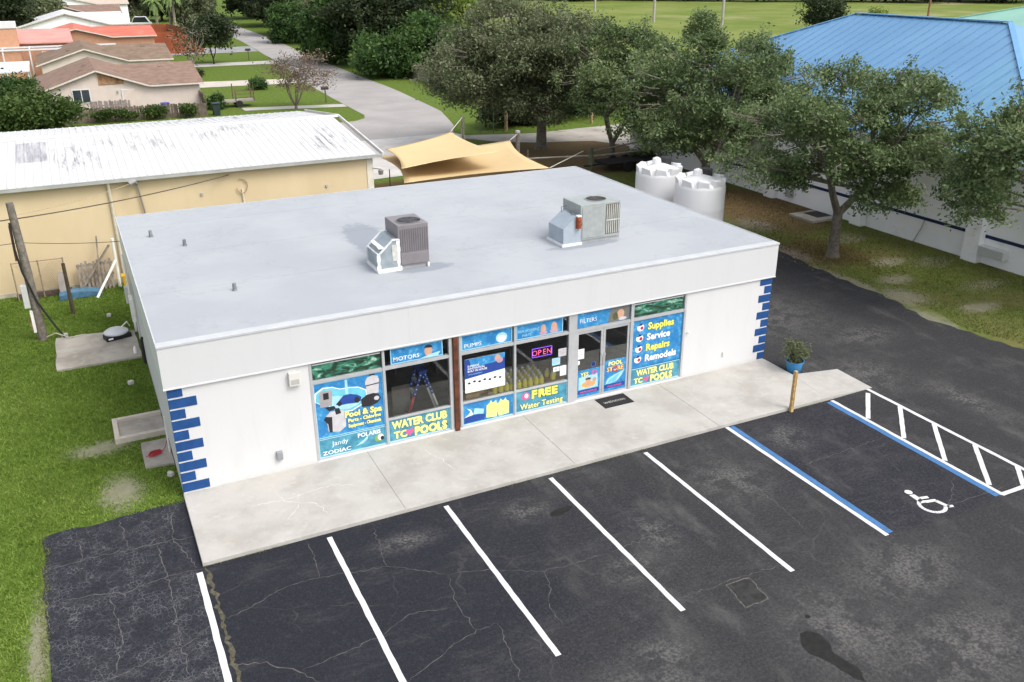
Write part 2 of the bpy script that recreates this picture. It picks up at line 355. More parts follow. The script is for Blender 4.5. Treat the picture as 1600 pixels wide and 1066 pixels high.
# patched square with a broken rim, and the pothole
pp = jit([(9.68,-8.53),(10.24,-8.55),(10.15,-9.22),(9.58,-9.24)], .1, .025, 5)
sheet('asphalt_patch_rim', [(9.92+(x-9.92)*1.1, -8.89+(y+8.89)*1.09) for x, y in pp], .0012, M('patch_rim', (.10, .092, .08), .95, .4, 14), lot)
sheet('asphalt_patch', pp, .003, M('patch_asphalt', (.03, .029, .029), .9, .35, 5, .5, 60), lot)
def blob(cx, cy, rx, ry, seed, rot=0, n=26):
    r = random.Random(seed); o = []
    for i in range(n):
        t = 2*math.pi*i/n; q = 1+.07*math.sin(3*t+seed)+r.uniform(-.1, .1); a, b = rx*q*math.cos(t), ry*q*math.sin(t)
        o.append((cx+a*math.cos(rot)-b*math.sin(rot), cy+a*math.sin(rot)+b*math.cos(rot)))
    return o
POTH = [(10.02,-10.31),(10.21,-10.32),(10.35,-10.48),(10.34,-10.76),(10.21,-10.99),(10.26,-11.2),(10.35,-11.46),(10.2,-11.82),(10.08,-11.65),(10.0,-11.26),(9.94,-11.08),(9.79,-10.82),(9.82,-10.57)]
WET = M('pothole_asphalt', (.011, .0105, .009), .6, .4, 8, .6, 40)
sheet('pothole', jit(POTH, .12, .018, 9), .0035, WET, lot)
sheet('pothole', blob(10.5, -10.0, .06, .05, 4), .003, WET, lot)
sheet('pothole', blob(7.9, -4.6, .32, .12, 8, .2), .003, WET, lot)

# sidewalk ----------------------------------------------------------
def concrete(name, c=(.46, .443, .412), stain=(.37, .352, .322), pale=(.55, .537, .507)):
    g = NG(name, .9, .2); n1 = g.noise(.7, 6, .65); n2 = g.noise(4, 6, .7); n3 = g.noise(90, 2)
    k = g.mix(g.rng(n1, .35, .62), stain+(1,), c+(1,)); k = g.mix(g.rng(n2, .5, .78, 0, .6), k, pale+(1,))
    k = g.mix(g.rng(g.noise(1.3, 5, .7, g.co('Position', (.5, 1.2, 1))), .6, .75, 0, .55), k, (.47, .40, .31, 1))
    k = g.mix(g.rng(n3, .3, .7, 0, .22), k, (.2, .19, .18, 1)); g.col(k); g.bump(g.math('ADD', n3, n2), .3, .006); return g.m
CC = concrete('sidewalk_concrete')
SW = MB().prism([(-.02, .0), (-.02, -3.02), (9.2, -3.02), (14.2, -3.0), (17.7, -3.02), (17.95, -1.3), (17.95, 0)], 'z', -.06, .1)
sw = SW.build('sidewalk', CC, None, bevel=.012, kind='structure')
ramp = MB().add([(17.7,-3.02,.096),(17.952,-1.32,.096),(19.65,-1.5,.006),(19.6,-2.98,.006),(17.7,-3.02,-.06),(17.952,-1.32,-.06),(19.65,-1.5,-.06),(19.6,-2.98,-.06)],
    [(0,1,2,3),(4,7,6,5),(0,3,7,4),(1,0,4,5),(2,1,5,6),(3,2,6,7)]).build('sidewalk_ramp', CC, sw)
tk = MB()
for i, pts in enumerate([[(2.0,-1.0),(2.2,-1.5),(2.75,-1.85),(2.9,-2.4)],[(1.3,-1.3),(2.1,-1.35),(3.3,-1.2),(3.9,-1.5)],[(2.5,-1.2),(2.35,-1.8),(2.0,-2.2)],[(5.9,-.35),(6.2,-1.3),(6.35,-1.9)]]): ribbon(tk, pts, .011, 50+i, .1035)
tk.build('concrete_patch_lines', M('crack_mortar', (.545, .53, .50), .9, .15, 9), sw, kind='stuff')
ct = MB()
for x in (4.6, 9.2, 13.8): ct.box(x, x+.012, -3.0, -.02, .095, .1025)
ct.build('control_joint', M('joint_dark', (.2, .19, .17), .95, .2, 9), sw)

# streets and drives behind --------------------------------------------
STM = M('street_pavement', (.32, .303, .29), .9, .1, .25, .3, 30, dirt=(.285, .27, .26), dsc=.2)
CPM = M('pale_concrete', (.50, .48, .455), .9, .12, .6, .2, 30, dirt=(.36, .34, .31), dsc=.8)
st = [(21.8, 55), (22.0, 61), (22.6, 75), (24, 92), (25.2, 105), (27.2, 140), (28.9, 195), (30, 300), (36, 300), (34, 195), (32.9, 144), (30.7, 105), (30.0, 86), (29.6, 70), (29.2, 64), (28.4, 54), (26.6, 46.8), (25.2, 43.6), (12, 43.3), (-30, 43.3), (-30, 52), (17.5, 52), (20.2, 52.4), (21.3, 53.4)]
sheet('street', jit(st, 2.5, .05, 11), .004, STM, kind='structure')
sheet('gutter', [(-30, 41.9), (12, 41.9), (25.6, 42.2), (25.2, 43.7), (12, 43.4), (-30, 43.4)], .009, CPM, kind='structure')
sheet('alley', jit([(25.6, 42.2), (25.0, 41.0), (26.8, 38.6), (29, 37.2), (33, 35.9), (34.4, 32.6), (60, 32.6), (60, 41), (38, 41.2), (31, 40.6)], 1.5, .12, 12), .006, M('alley_pavement', (.38, .35, .31), .95, .14, .5, .3, 20, dirt=(.2, .18, .15), dsc=.6), kind='structure')
sheet('concrete_yard', jit([(11.2, 30.8), (18, 31.4), (23.5, 34), (25, 41.0), (25.6, 42.2), (12, 41.9), (11.2, 41.9)], 1.5, .08, 13), .006, CPM, kind='structure')
DRV = [[(13.2,62.2),(21.9,60.4),(22.0,62.2),(13.2,64.0)], [(9.5,80.6),(23.0,79.4),(23.3,83.6),(9.5,86)], [(10,101.5),(24.9,101),(25.2,105),(10,105.5)], [(11,119),(25.9,119.5),(26.5,129),(12,128)]]
DC = [(.42,.40,.365), (.50,.45,.40), (.45,.43,.40), (.27,.27,.275)]
for i, (d, c) in enumerate(zip(DRV, DC)):
    sheet('driveway', jit(d, 2, .06, 20+i), .008, M('driveway_%d' % i, c, .9, .1, .5, .2, 20), kind='structure')
# slabs on the lawn beside the shop
SLB = concrete('old_slab_concrete', (.42, .385, .335), (.27, .245, .21), (.50, .47, .42))
sl = tag(MB().prism(jit([(-2.63,12.35),(-2.66,9.42),(-.12,9.42),(-.12,11.9),(-1.2,12.2)], .4, .03, 31), 'z', -.05, .06).build('concrete_slab', SLB, None), 'large weathered concrete pad with dish on it in the lawn', 'slab')
sl2 = tag(MB().prism(jit([(-.70,3.25),(-.72,1.85),(-.02,1.75),(-.02,3.25)], .3, .02, 32), 'z', -.05, .05).build('concrete_slab', SLB, None), 'small concrete pad under a red hose beside the shop wall', 'slab')
cb = thing('kerbed_basin', 'low rectangular concrete basin with raised rim beside shop wall', 'basin', (-.7, 4.2, 0))
PALE = concrete('rim_concrete', (.56, .50, .43), (.42, .38, .32), (.62, .58, .52))
MB().box(-1.2, -.02, 3.7, 4.75, -.05, .05).build('floor', SLB, cb)
for a in [(-1.32,-1.19,3.55,4.88,-.05,.15), (-1.19,-.02,4.75,4.88,-.05,.15), (-1.19,-.02,3.55,3.69,-.05,.15)]: MB().box(*a).build('rim', PALE, cb, bevel=.01)
# ================================================================== THE SHOP
W_, D_, HS, HR = 17.9, 12.42, 2.935, 4.0
shop = thing('shop_building', 'white single storey flat roofed shop with blue corner blocks', 'building', (9, 0, 0))
def stucco(name, c, dirt):
    g = NG(name, .9, .2); n = g.noise(1.2, 6, .6, g.co('Position', (1, 1, .35))); f = g.noise(120, 2); X, Y, Z = g.xyz()
    k = g.mix(g.rng(n, .5, .8, 0, .5), c+(1,), tuple(x*.9 for x in c)+(1,))
    low = g.math('MULTIPLY', g.rng(g.math('ADD', Z, g.math('MULTIPLY', g.noise(2.5, 5, .7), .5)), .22, .55, 1., 0.), .55)
    k = g.mix(g.math('MULTIPLY', g.rng(g.noise(3.2, 5, .7, g.co('Position', (1.4, 1.4, .12))), .54, .72), .14), k, dirt+(1,)); k = g.mix(low, k, dirt+(1,)); g.col(k); g.bump(f, .35, .004); return g.m
WALL = stucco('white_stucco', (.60, .60, .60), (.48, .46, .43))
TRIM = M('white_trim', (.64, .645, .65), .6, .04, 2, 0, 60)
# walls
box('front_wall', WALL, shop, 0, 3.3, .0, .2, .0, HS); box('front_wall', WALL, shop, 14.68, W_, .0, .2, .0, HS)
box('side_wall', WALL, shop, 0, .2, .2, D_-.2, -.01, HS); box('side_wall', WALL, shop, W_-.2, W_, .2, D_-.2, -.01, HS)
box('rear_wall', WALL, shop, 0, W_, D_-.2, D_, -.01, HS)
box('sill_wall', TRIM, shop, 3.3, 14.68, -.005, .2, .0, .155)
# fascia: ribbed metal panels on the front, plain boards elsewhere
g = NG('fascia_metal', .55, .35); X, Y, Z = g.xyz()
k = g.mix(g.rng(g.noise(1.1, 6, .65, g.co('Position', (1.5, 1, .25))), .45, .75, 0, .5), (.555, .56, .568, 1), (.515, .52, .527, 1)); g.col(k); FAS = g.m
nP = 6
pw = (W_+.14)/nP
for i in range(nP):
    m = MB(); x0 = -.07+i*pw
    m.box(x0, x0+pw-.0015, -.055, -.01, HS, HR-.02)
    for j in (): xx = 0; m.add([(xx-.03,-.0555,HS+.03),(xx-.012,-.0568,HS+.03),(xx+.012,-.0568,HS+.03),(xx+.03,-.0555,HS+.03),(xx-.03,-.0555,HR-.1),(xx-.012,-.0568,HR-.1),(xx+.012,-.0568,HR-.1),(xx+.03,-.0555,HR-.1)], [(0,1,5,4),(1,2,6,5),(2,3,7,6)])
    m.build('fascia_panel', FAS, shop)
box('fascia_trim', TRIM, shop, -.075, W_+.075, -.066, -.012, HS-.025, HS+.012)
for sx in (0, 1):
    x0, x1 = ((-.07, -.012), (W_+.012, W_+.07))[sx]
    box('side_fascia', TRIM, shop, x0, x1, -.008, D_+.06, HS-.02, HR-.02)
box('rear_fascia', TRIM, shop, -.012, W_+.012, D_+.004, D_+.06, HS-.02, HR-.02)
box('soffit', TRIM, shop, 0, W_, .0, D_, HS, HS+.06)
# roof membrane
g = NG('roof_membrane', .75, .3); X, Y, Z = g.xyz()
n1 = g.noise(.35, 6, .62); n2 = g.noise(3, 6, .7); n3 = g.noise(60, 2)
k = g.mix(g.rng(n1, .35, .65), (.335, .353, .378, 1), (.375, .392, .412, 1)); k = g.mix(g.rng(n2, .55, .8, 0, .35), k, (.43, .44, .45, 1))
roof_dark = g.math('MAXIMUM', g.ell(X, Y, 6.9, 5.9, .75, 2.2, n2, .5), g.ell(X, Y, 7.4, 2.6, .9, .35, n2, .5)); roof_dark = g.math('MAXIMUM', roof_dark, g.ell(X, Y, 12.6, 2.5, 1.3, .3, n2, .5))  # darker patches by the roof units, a unit's shadow painted in among them
k = g.mix(g.rng(g.math('ABSOLUTE', g.math('SUBTRACT', g.noise(.28, 5, .6), .52)), .0, .012, .22, 0.), k, (.25, .26, .27, 1)); k = g.mix(g.math('MULTIPLY', roof_dark, .75), k, (.215, .24, .275, 1))
k = g.mix(g.rng(g.noise(.9, 5, .75, g.co('Position', (1, .6, 1))), .66, .78, 0, .35), k, (.33, .34, .355, 1))
k = g.mix(g.rng(g.noise(7, 4, .8), .73, .78, 0, .35), k, (.36, .33, .31, 1))
g.col(k); g.bump(g.math('ADD', n3, g.math('MULTIPLY', n2, 2)), .22, .006); ROOF = g.m
nB = 7
for i in range(nB):   # membrane sheets laid side by side, lapped a little
    y0 = .2+(D_-.16)*i/nB; y1 = .2+(D_-.16)*(i+1)/nB
    box('roof_sheet', ROOF, shop, -.05, W_+.05, y0, y1-.004, HR-.06, HR-.003*(i % 2)+.001)
EDG = M('roof_edge_metal', (.47, .485, .50), .5, .06, 2, 0)
box('edge_flashing', EDG, shop, -.085, W_+.085, -.075, .196, HR-.045, HR+.016, bevel=.008)
box('edge_flashing', EDG, shop, -.085, -.052, .2, D_+.08, HR-.07, HR+.014); box('edge_flashing', EDG, shop, W_+.052, W_+.085, .2, D_+.08, HR-.07, HR+.014)
box('edge_flashing', EDG, shop, -.05, W_+.05, D_+.045, D_+.08, HR-.07, HR+.014)
for (x, y) in [(.77, 9.43), (1.6, 7.92), (2.23, 3.07)]:
    m = MB().lathe(x, y, [(.075, HR), (.055, HR+.03), (.05, HR+.2), (.03, HR+.2)], 12); m.build('vent_pipe', M('vent_lead', (.17, .18, .19), .7, .3, 9), shop, True)
# corner blocks
QB = M('blue_corner_paint', (.012, .062, .205), .7, .12, 5, .2, 90)
nq = 10; qh = (HS-.12)/nq
for i in range(nq):
    z0 = .12+i*qh; lg = i % 2 == 0
    box('corner_block', QB, shop, -.012, (.62 if lg else .33), -.014, .02, z0+.022, z0+qh-.022, bevel=.006)
    box('corner_block', QB, shop, W_-(.46 if not lg else .27), W_+.012, -.014, .02, z0+.025, z0+qh-.02, bevel=.006)
# boxes and fittings on the walls
b1 = box('alarm_box', M('beige_box', (.60, .59, .55), .6, .05), shop, 2.78, 3.06, -.12, 0, 2.42, 2.78, bevel=.01)
box('alarm_grille', M('grille_grey', (.40, .39, .37), .6, .05), b1, 2.82, 3.02, -.124, -.12, 2.47, 2.60)
box('outlet_box', M('outlet_grey', (.26, .27, .29), .5, .05), shop, 2.28, 2.43, -.10, 0, .47, .70, bevel=.015)
box('outlet_box', M('outlet_white', (.60, .59, .57), .5, .05), shop, 16.2, 16.28, -.04, 0, .55, .68, bevel=.01)
lmp = MB().tube([(14.78, 0, 1.62), (14.78, -.1, 1.62)], .02, 8).build('wall_tap', TRIM, shop)
# conduit, meters, downpipe on the lawn side wall
GB = M('meter_grey', (.50, .51, .49), .5, .08, 4)
PV = M('white_pvc', (.74, .73, .69), .5, .05, 3)
MB().tube([(-.07, 11.9, 0), (-.07, 11.9, 2.85), (-.02, 11.9, 2.85)], .045, 8).build('conduit', PV, shop, True)
MB().tube([(-.05, 9.7, 0), (-.05, 9.7, 2.85)], .03, 8).build('conduit', GB, shop, True)
box('meter_box', GB, shop, -.22, 0, 12.1, 12.35, 1.0, 1.6, bevel=.01); box('panel_box', PV, shop, -.17, 0, 10.4, 10.9, .9, 1.7, bevel=.01)
MB().tube([(-.06, 2.4, .05), (-.06, 2.4, 1.1), (0, 2.4, 1.1)], .022, 8).build('water_pipe', PV, shop, True)
MB().tube([(-.06, 8.9, 0), (-.06, 8.9, .8), (-.02, 8.9, .9)], .05, 8).build('drain_pipe', M('black_pipe', (.03, .03, .03), .6), shop, True)
# shop floor, ceiling and dividing wall seen through the glass
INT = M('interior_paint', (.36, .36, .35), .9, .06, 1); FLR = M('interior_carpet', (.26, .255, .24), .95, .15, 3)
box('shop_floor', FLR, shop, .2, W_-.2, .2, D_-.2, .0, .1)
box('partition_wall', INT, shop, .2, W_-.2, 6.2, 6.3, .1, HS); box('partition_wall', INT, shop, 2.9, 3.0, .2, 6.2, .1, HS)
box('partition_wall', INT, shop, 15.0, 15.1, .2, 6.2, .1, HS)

# ---- glazing
ALU = M('pale_aluminium', (.47, .48, .49), .42, .06, 3, 0, metal=.25, spec=.5)
def glass():
    m = bpy.data.materials.new('shop_glass'); m.use_nodes = True; t = m.node_tree; t.nodes.clear()
    o = t.nodes.new('ShaderNodeOutputMaterial'); mx = t.nodes.new('ShaderNodeMixShader'); tr = t.nodes.new('ShaderNodeBsdfTransparent'); gl = t.nodes.new('ShaderNodeBsdfGlossy')
    fr = t.nodes.new('ShaderNodeFresnel'); fr.inputs[0].default_value = 1.5
    tr.inputs[0].default_value = (.93, .95, .94, 1); gl.inputs['Roughness'].default_value = .02
    t.links.new(fr.outputs[0], mx.inputs[0]); t.links.new(tr.outputs[0], mx.inputs[1]); t.links.new(gl.outputs[0], mx.inputs[2]); t.links.new(mx.outputs[0], o.inputs[0]); return m
GLS = glass()
Z0, Z1, Z2, Z3 = .155, .88, 2.36, HS
cols = [(3.3, 5.22), (5.22, 7.08), (7.32, 8.97), (8.97, 10.72), (10.72, 12.80), (12.80, 14.68)]
def frame(x0, x1, z0, z1, name='frame_bar', y0=.0, y1=.11): return box(name, ALU, shop, x0, x1, y0, y1, z0, z1)
for x0, x1 in [(3.3, 3.37), (5.18, 5.25), (7.02, 7.09), (7.31, 7.38), (8.94, 9.0), (10.66, 10.92), (12.72, 12.82), (14.61, 14.68)]: frame(x0, x1, Z0, Z3, 'mullion', -.012, .125)
spans = [(3.37, 5.18), (5.25, 7.02), (7.38, 8.94), (9.0, 10.66), (10.92, 12.72), (12.82, 14.61)]
for i, (x0, x1) in enumerate(spans):
    frame(x0, x1, Z2-.045, Z2+.045, 'transom_bar')
    frame(x0, x1, 2.87, HS-.002, 'head_bar')
    if i != 4: frame(x0, x1, Z0, Z0+.03, 'sill_bar')
    box('transom_glass', GLS, shop, x0, x1, .055, .062, Z2+.045, 2.87)
    if i in (1, 2, 3):
        frame(x0, x1, Z1-.03, Z1+.02, 'rail_bar'); box('window_pane', GLS, shop, x0, x1, .055, .062, Z1+.02, Z2-.045)
box('filler_panel', TRIM, shop, 7.09, 7.31, .03, .15, Z0, HS)
WOOD = M('brown_wood_post', (.105, .036, .017), .75, .35, 6, .4, 25)
box('wood_post', WOOD, shop, 7.13, 7.27, -.05, .028, .1, HS, bevel=.008)
for k_, (x0, x1) in enumerate([(10.925, 11.815), (11.825, 12.715)]):
    d = MB()
    d.box(x0, x0+.07, .02, .07, .11, 2.31); d.box(x1-.07, x1, .02, .07, .11, 2.31); d.box(x0+.07, x1-.07, .02, .07, .11, .22); d.box(x0+.07, x1-.07, .02, .07, 2.23, 2.31)
    d = d.build('door', ALU, shop)
    box('door_glass', GLS, d, x0+.07, x1-.07, .04, .047, .22, 2.23)
    hx = x1-.045 if k_ == 0 else x0+.045
    MB().tube([(hx, .02, 1.15), (hx, -.04, 1.18), (hx, -.04, 1.5), (hx, .02, 1.53)], .014, 6).build('handle', M('steel_handle', (.6, .6, .6), .3, .02, metal=.8), d, True)
    box('push_bar', M('dark_metal', (.07, .07, .075), .5), d, x0+.07, x1-.07, .075, .11, 1.05, 1.11)

# ---- window signs
BLUE = NG('sign_water_blue', .45, .35); n = BLUE.noise(2.2, 5, .7); v_ = BLUE.vor(9, 'F1')
BLUE.col(BLUE.mix(BLUE.rng(n, .35, .65), (.02, .17, .42, 1), BLUE.mix(BLUE.rng(v_, .1, .6), (.15, .44, .66, 1), (.04, .27, .55, 1)))); BLUE = BLUE.m
TEAL = NG('sign_teal', .45, .35); TEAL.col(TEAL.mix(TEAL.rng(TEAL.noise(3, 5, .7), .35, .65), (.04, .20, .30, 1), (.10, .34, .45, 1))); TEAL = TEAL.m
GRN = NG('green_film', .35, .4); nn = GRN.noise(2.4, 4, .6, GRN.co('Position', (1, 1, 2.5)), 1.2); GRN.col(GRN.mix(GRN.rng(nn, .42, .6), (.02, .04, .025, 1), GRN.mix(GRN.rng(nn, .56, .66), (.05, .24, .16, 1), (.40, .52, .42, 1)))); GRN = GRN.m
def P(name, c, r=.5): return M('print_'+name, c, r, .08, 6)
YEL = P('yellow', (.84, .78, .12)); WHT = P('white', (.82, .83, .84)); NAV = P('navy', (.012, .03, .12)); RED = P('red', (.45, .025, .05)); PNK = P('pink', (.62, .10, .28))
GRY = P('grey', (.33, .31, .32)); DKG = P('dark', (.025, .025, .03)); LBL = P('light_blue', (.35, .62, .76)); ORG = P('orange', (.78, .36, .12)); SKN = P('skin', (.55, .33, .23)); CYN = P('cyan', (.15, .50, .62)); CRM = P('cream', (.84, .80, .26)); DBL = P('deep_blue', (.02, .06, .28)); SIL = P('silver', (.52, .51, .53))
def sign(label, x0, x1, z0, z1, mat, y=.035, name='window_sign', border=True):
    t = thing(name, label, 'sign', ((x0+x1)/2, y, z0))
    box('panel', mat, t, x0, x1, y, y+.02, z0, z1)
    if border:
        m = MB(); b = .022
        for a in [(x0,x1,z0,z0+b),(x0,x1,z1-b,z1),(x0,x0+b,z0+b,z1-b),(x1-b,x1,z0+b,z1-b)]: m.box(a[0], a[1], y-.0015, y+.001, a[2], a[3])
        m.build('border', LBL, t)
    t['y'] = y
    return t
def yl(t, k=1): return t['y']-.0015-.0014*k
def out_text(body, x, z, s, t, col=None, oc=None, k=1, **kw):
    kb = kw.pop('bold', .02); ob = kw.pop('ob', .035)
    text(body, x, z, s, oc or NAV, t, yl(t, k), bold=kb+ob, name='letter_outline', **kw)
    text(body, x, z, s, col or YEL, t, yl(t, k+1), bold=kb, **kw)
# column 1
t = sign('blue pool and spa sign picturing a kidney pool with pumps and filters', 3.37, 5.18, .735, 2.30, BLUE)
pool = [(3.40,1.80),(3.43,2.02),(3.62,2.13),(3.86,2.11),(4.05,2.02),(4.25,2.02),(4.50,1.98),(4.70,1.86),(4.72,1.66),(4.58,1.50),(4.30,1.38),(4.0,1.40),(3.84,1.52),(3.70,1.66),(3.52,1.72)]
flat([(4.06+(x-4.06)*1.05, 1.76+(z-1.76)*1.08) for x, z in pool], yl(t, 1), WHT, t, 'pool_rim'); flat(pool, yl(t, 2), CYN, t, 'pool_water'); flat([(4.1+(x-4.06)*.72, 1.66+(z-1.76)*.6) for x, z in pool], yl(t, 3), LBL, t, 'pool_shallows')
flat([(4.18,2.26),(4.24,2.26),(4.25,1.86),(4.17,1.86)], yl(t, 4), LBL, t, 'cleaner_hose')
flat([(3.90,1.62),(4.02,1.74),(4.12,1.84),(4.30,1.84),(4.48,1.78),(4.58,1.70),(4.55,1.58),(4.40,1.56),(4.2,1.58),(4.0,1.58)], yl(t, 4), DBL, t, 'pool_cleaner'); flat(disc(4.46, 1.64, .07, .09), yl(t, 5), DKG, t, 'cleaner_wheel'); flat(disc(4.0, 1.63, .06, .07), yl(t, 5), DKG, t, 'cleaner_wheel')
flat([(3.50,1.62),(3.80,1.62),(3.84,2.00),(3.80,2.06),(3.54,2.06),(3.50,2.0)], yl(t, 4), GRY, t, 'heater'); flat([(3.60,1.82),(3.74,1.82),(3.74,2.0),(3.60,2.0)], yl(t, 5), DKG, t, 'heater_panel'); flat([(3.62,1.60),(3.86,1.60),(3.90,1.50),(3.72,1.48)], yl(t, 5), DKG, t, 'heater_base')
flat([(3.66,.90),(3.95,.84),(4.12,.96),(4.14,1.36),(4.06,1.44),(3.74,1.46),(3.62,1.34)], yl(t, 6), SIL, t, 'filter_box'); flat([(3.62,1.34),(3.56,1.26),(3.66,1.12),(3.68,.88),(3.76,.86),(3.78,1.30)], yl(t, 7), DKG, t, 'filter_edge'); flat([(3.86,1.52),(3.98,1.52),(4.02,1.36),(3.88,1.34)], yl(t, 7), DKG, t, 'filter_cap')
flat([(4.74,1.72),(5.04,1.72),(5.08,2.08),(5.04,2.20),(4.90,2.24),(4.76,2.20),(4.70,2.08)], yl(t, 4), SIL, t, 'filter_tank'); flat([(4.71,1.96),(5.07,1.98),(5.07,2.01),(4.71,1.99)], yl(t, 5), DKG, t, 'tank_band'); flat([(4.82,2.24),(4.98,2.24),(4.96,2.28),(4.84,2.28)], yl(t, 5), DKG, t, 'tank_cap')
flat([(4.58,1.40),(4.56,1.62),(4.72,1.72),(4.9,1.74),(5.04,1.68),(5.1,1.56),(5.0,1.44),(4.8,1.38)], yl(t, 6), DKG, t, 'pump'); flat(disc(4.98, 1.58, .07, .06), yl(t, 7), SIL, t, 'pump_lid')
out_text('Pool & Spa', 4.60, 1.20, .225, t, CRM, k=8, align='CENTER', sx=1.0, bold=.05); out_text('Parts - Chlorine', 4.62, 1.05, .135, t, CRM, k=8, align='CENTER', bold=.05); out_text('Equipment - Chemicals', 4.62, .90, .13, t, CRM, k=8, align='CENTER', sx=.72, bold=.05)
t = sign('teal sign with white supplier names below the pool picture', 3.37, 5.18, .185, .715, TEAL)
text('Jandy', 3.72, .47, .20, WHT, t, yl(t, 1), bold=-.005); text('POLARIS', 4.40, .54, .165, WHT, t, yl(t, 1), bold=.03, sx=1.0); text('ZODIAC', 3.46, .245, .15, WHT, t, yl(t, 1), bold=.02, sx=1.3)
flat([(4.32,.30),(4.55,.44),(4.7,.56),(4.66,.44),(4.52,.34)], yl(t, 1), LBL, t, 'splash'); flat(disc(4.98, .40, .13, .11), yl(t, 1), P('green', (.2, .35, .1)), t, 'cleaner_picture'); flat(disc(5.02, .42, .08, .09), yl(t, 2), WHT, t, 'cleaner_picture'); flat(disc(5.06, .38, .05, .06), yl(t, 3), DKG, t, 'cleaner_picture')
for (x0, x1, w_) in [(3.39, 5.16, 'above the pool and spa sign'), (12.84, 14.59, 'above the supplies sign')]:
    t = thing('window_film', 'green patterned film on transom window '+w_, 'window film', ((x0+x1)/2, .06, 2.42)); box('film', GRN, t, x0, x1, .04, .05, 2.42, 2.80)
    box('blind_rail', TRIM, t, x0, x1, .036, .05, 2.80, 2.83)
def club(x0, x1, z0, z1, where):
    t = sign('teal sign with yellow Water Club lettering and heart '+where, x0, x1, z0, z1, TEAL); c = (x0+x1)/2; h = z1-z0
    out_text('WATER CLUB', c, z0+h*.56, h*.46, t, CRM, align='CENTER', bold=.055, sx=(x1-x0)/1.8*.84)
    out_text('TC', x0+.14, z0+h*.12, h*.42, t, CRM, bold=.05); out_text('POOLS', x0+.72, z0+h*.08, h*.50, t, CRM, bold=.07, sx=(x1-x0)/1.8*.92)
    hx, hz, q = x0+.58, z0+h*.26, h*.16
    flat([(hx,hz-q),(hx+q,hz+.1*q),(hx+q*.9,hz+.8*q),(hx+q*.45,hz+q),(hx,hz+.6*q),(hx-q*.45,hz+q),(hx-q*.9,hz+.8*q),(hx-q,hz+.1*q)], yl(t, 3), PNK, t, 'heart')
club(5.25, 7.02, .185, .85, 'under the stepladder window'); club(12.82, 14.61, .185, .75, 'below the supplies list')
# transoms
t = sign('blue Motors transom sign with a swimmer photo', 5.42, 6.86, 2.42, 2.86, BLUE); text('MOTORS', 5.48, 2.50, .155, WHT, t, yl(t, 1), bold=.01, sx=1.15); flat(disc(6.46, 2.62, .11, .15), yl(t, 2), SKN, t, 'face'); flat(disc(6.46, 2.70, .115, .10, 16, 0, math.pi), yl(t, 3), DKG, t, 'hair')
flat([(6.2,2.44),(6.72,2.44),(6.8,2.56),(6.5,2.52)], yl(t, 4), LBL, t, 'water')
t = sign('blue Pumps transom sign with a white bubble', 7.40, 8.90, 2.42, 2.86, BLUE); text('PUMPS', 7.47, 2.49, .16, WHT, t, yl(t, 1), bold=.0, sx=1.1); flat(disc(8.58, 2.60, .17, .15), yl(t, 1), LBL, t, 'bubble'); flat(disc(8.58, 2.57, .12, .10), yl(t, 2), WHT, t, 'bubble')
t = sign('blue Replacement Parts transom sign with two bathers', 9.03, 10.48, 2.42, 2.86, BLUE); text('REPLACEMENT', 9.08, 2.62, .10, LBL, t, yl(t, 1)); text('PARTS', 9.2, 2.49, .10, LBL, t, yl(t, 1))
for x, s_ in ((9.86, 1.), (10.2, 1.15)): flat(disc(x, 2.62, .085*s_, .13*s_), yl(t, 1), SKN, t, 'face'); flat(disc(x, 2.50, .12*s_, .06), yl(t, 2), P('swim', (.5, .3, .35)), t, 'body')
t = sign('blue Filters transom sign above the doors with a child photo', 10.95, 12.69, 2.42, 2.86, BLUE, border=False); text('FILTERS', 11.02, 2.56, .17, WHT, t, yl(t, 1), bold=-.005); flat([(11.95,2.43),(12.68,2.43),(12.68,2.85),(12.05,2.85)], yl(t, 1), P('shade', (.16, .16, .14)), t, 'photo'); flat(disc(12.38, 2.64, .12, .14), yl(t, 2), SKN, t, 'face'); flat(disc(12.2, 2.58, .09, .12), yl(t, 2), P('leafy', (.10, .10, .045)), t, 'hair'); flat(disc(12.45, 2.48, .14, .05), yl(t, 3), SIL, t, 'shirt')
# column 3, 4 lower signs
t = sign('blue bottom sign with two yellow shopping bags', 7.38, 8.94, .185, .85, BLUE)
for x, a in ((8.28, -.10), (8.62, .06)):
    p = [(-.17,-.25),(.15,-.25),(.18,.12),(.10,.18),(.08,.26),(.03,.20),(-.03,.20),(-.07,.27),(-.11,.18),(-.19,.12)]
    flat([(x+q[0]*math.cos(a)-q[1]*math.sin(a), .50+q[0]*math.sin(a)+q[1]*math.cos(a)) for q in p], yl(t, 2 if a < 0 else 3), CRM, t, 'bag')
text('SALT', 8.18, .47, .09, P('olive', (.35, .30, .05)), t, yl(t, 4)); text('SALT', 8.54, .47, .09, P('olive', (.35, .30, .05)), t, yl(t, 4))
flat([(7.42,.22),(8.02,.24),(8.05,.38),(7.8,.44),(7.42,.40)], yl(t, 1), DBL, t, 'pool'); flat([(7.42,.40),(7.7,.46),(7.62,.62),(7.5,.68),(7.62,.56),(7.55,.48)], yl(t, 2), WHT, t, 'splash'); flat([(7.7,.46),(8.0,.42),(8.02,.56),(7.74,.64)], yl(t, 2), LBL, t, 'caption')
t = sign('teal sign offering free water testing in yellow letters', 9.0, 10.66, .185, .85, TEAL)
[out_text(c_, 9.50+q_*.215, .55, .33, t, bold=.06, sx=1.15) for q_, c_ in enumerate('FREE')]; out_text('Water Testing', 9.83, .25, .25, t, CRM, align='CENTER', bold=.02, sx=.93, ob=.03)
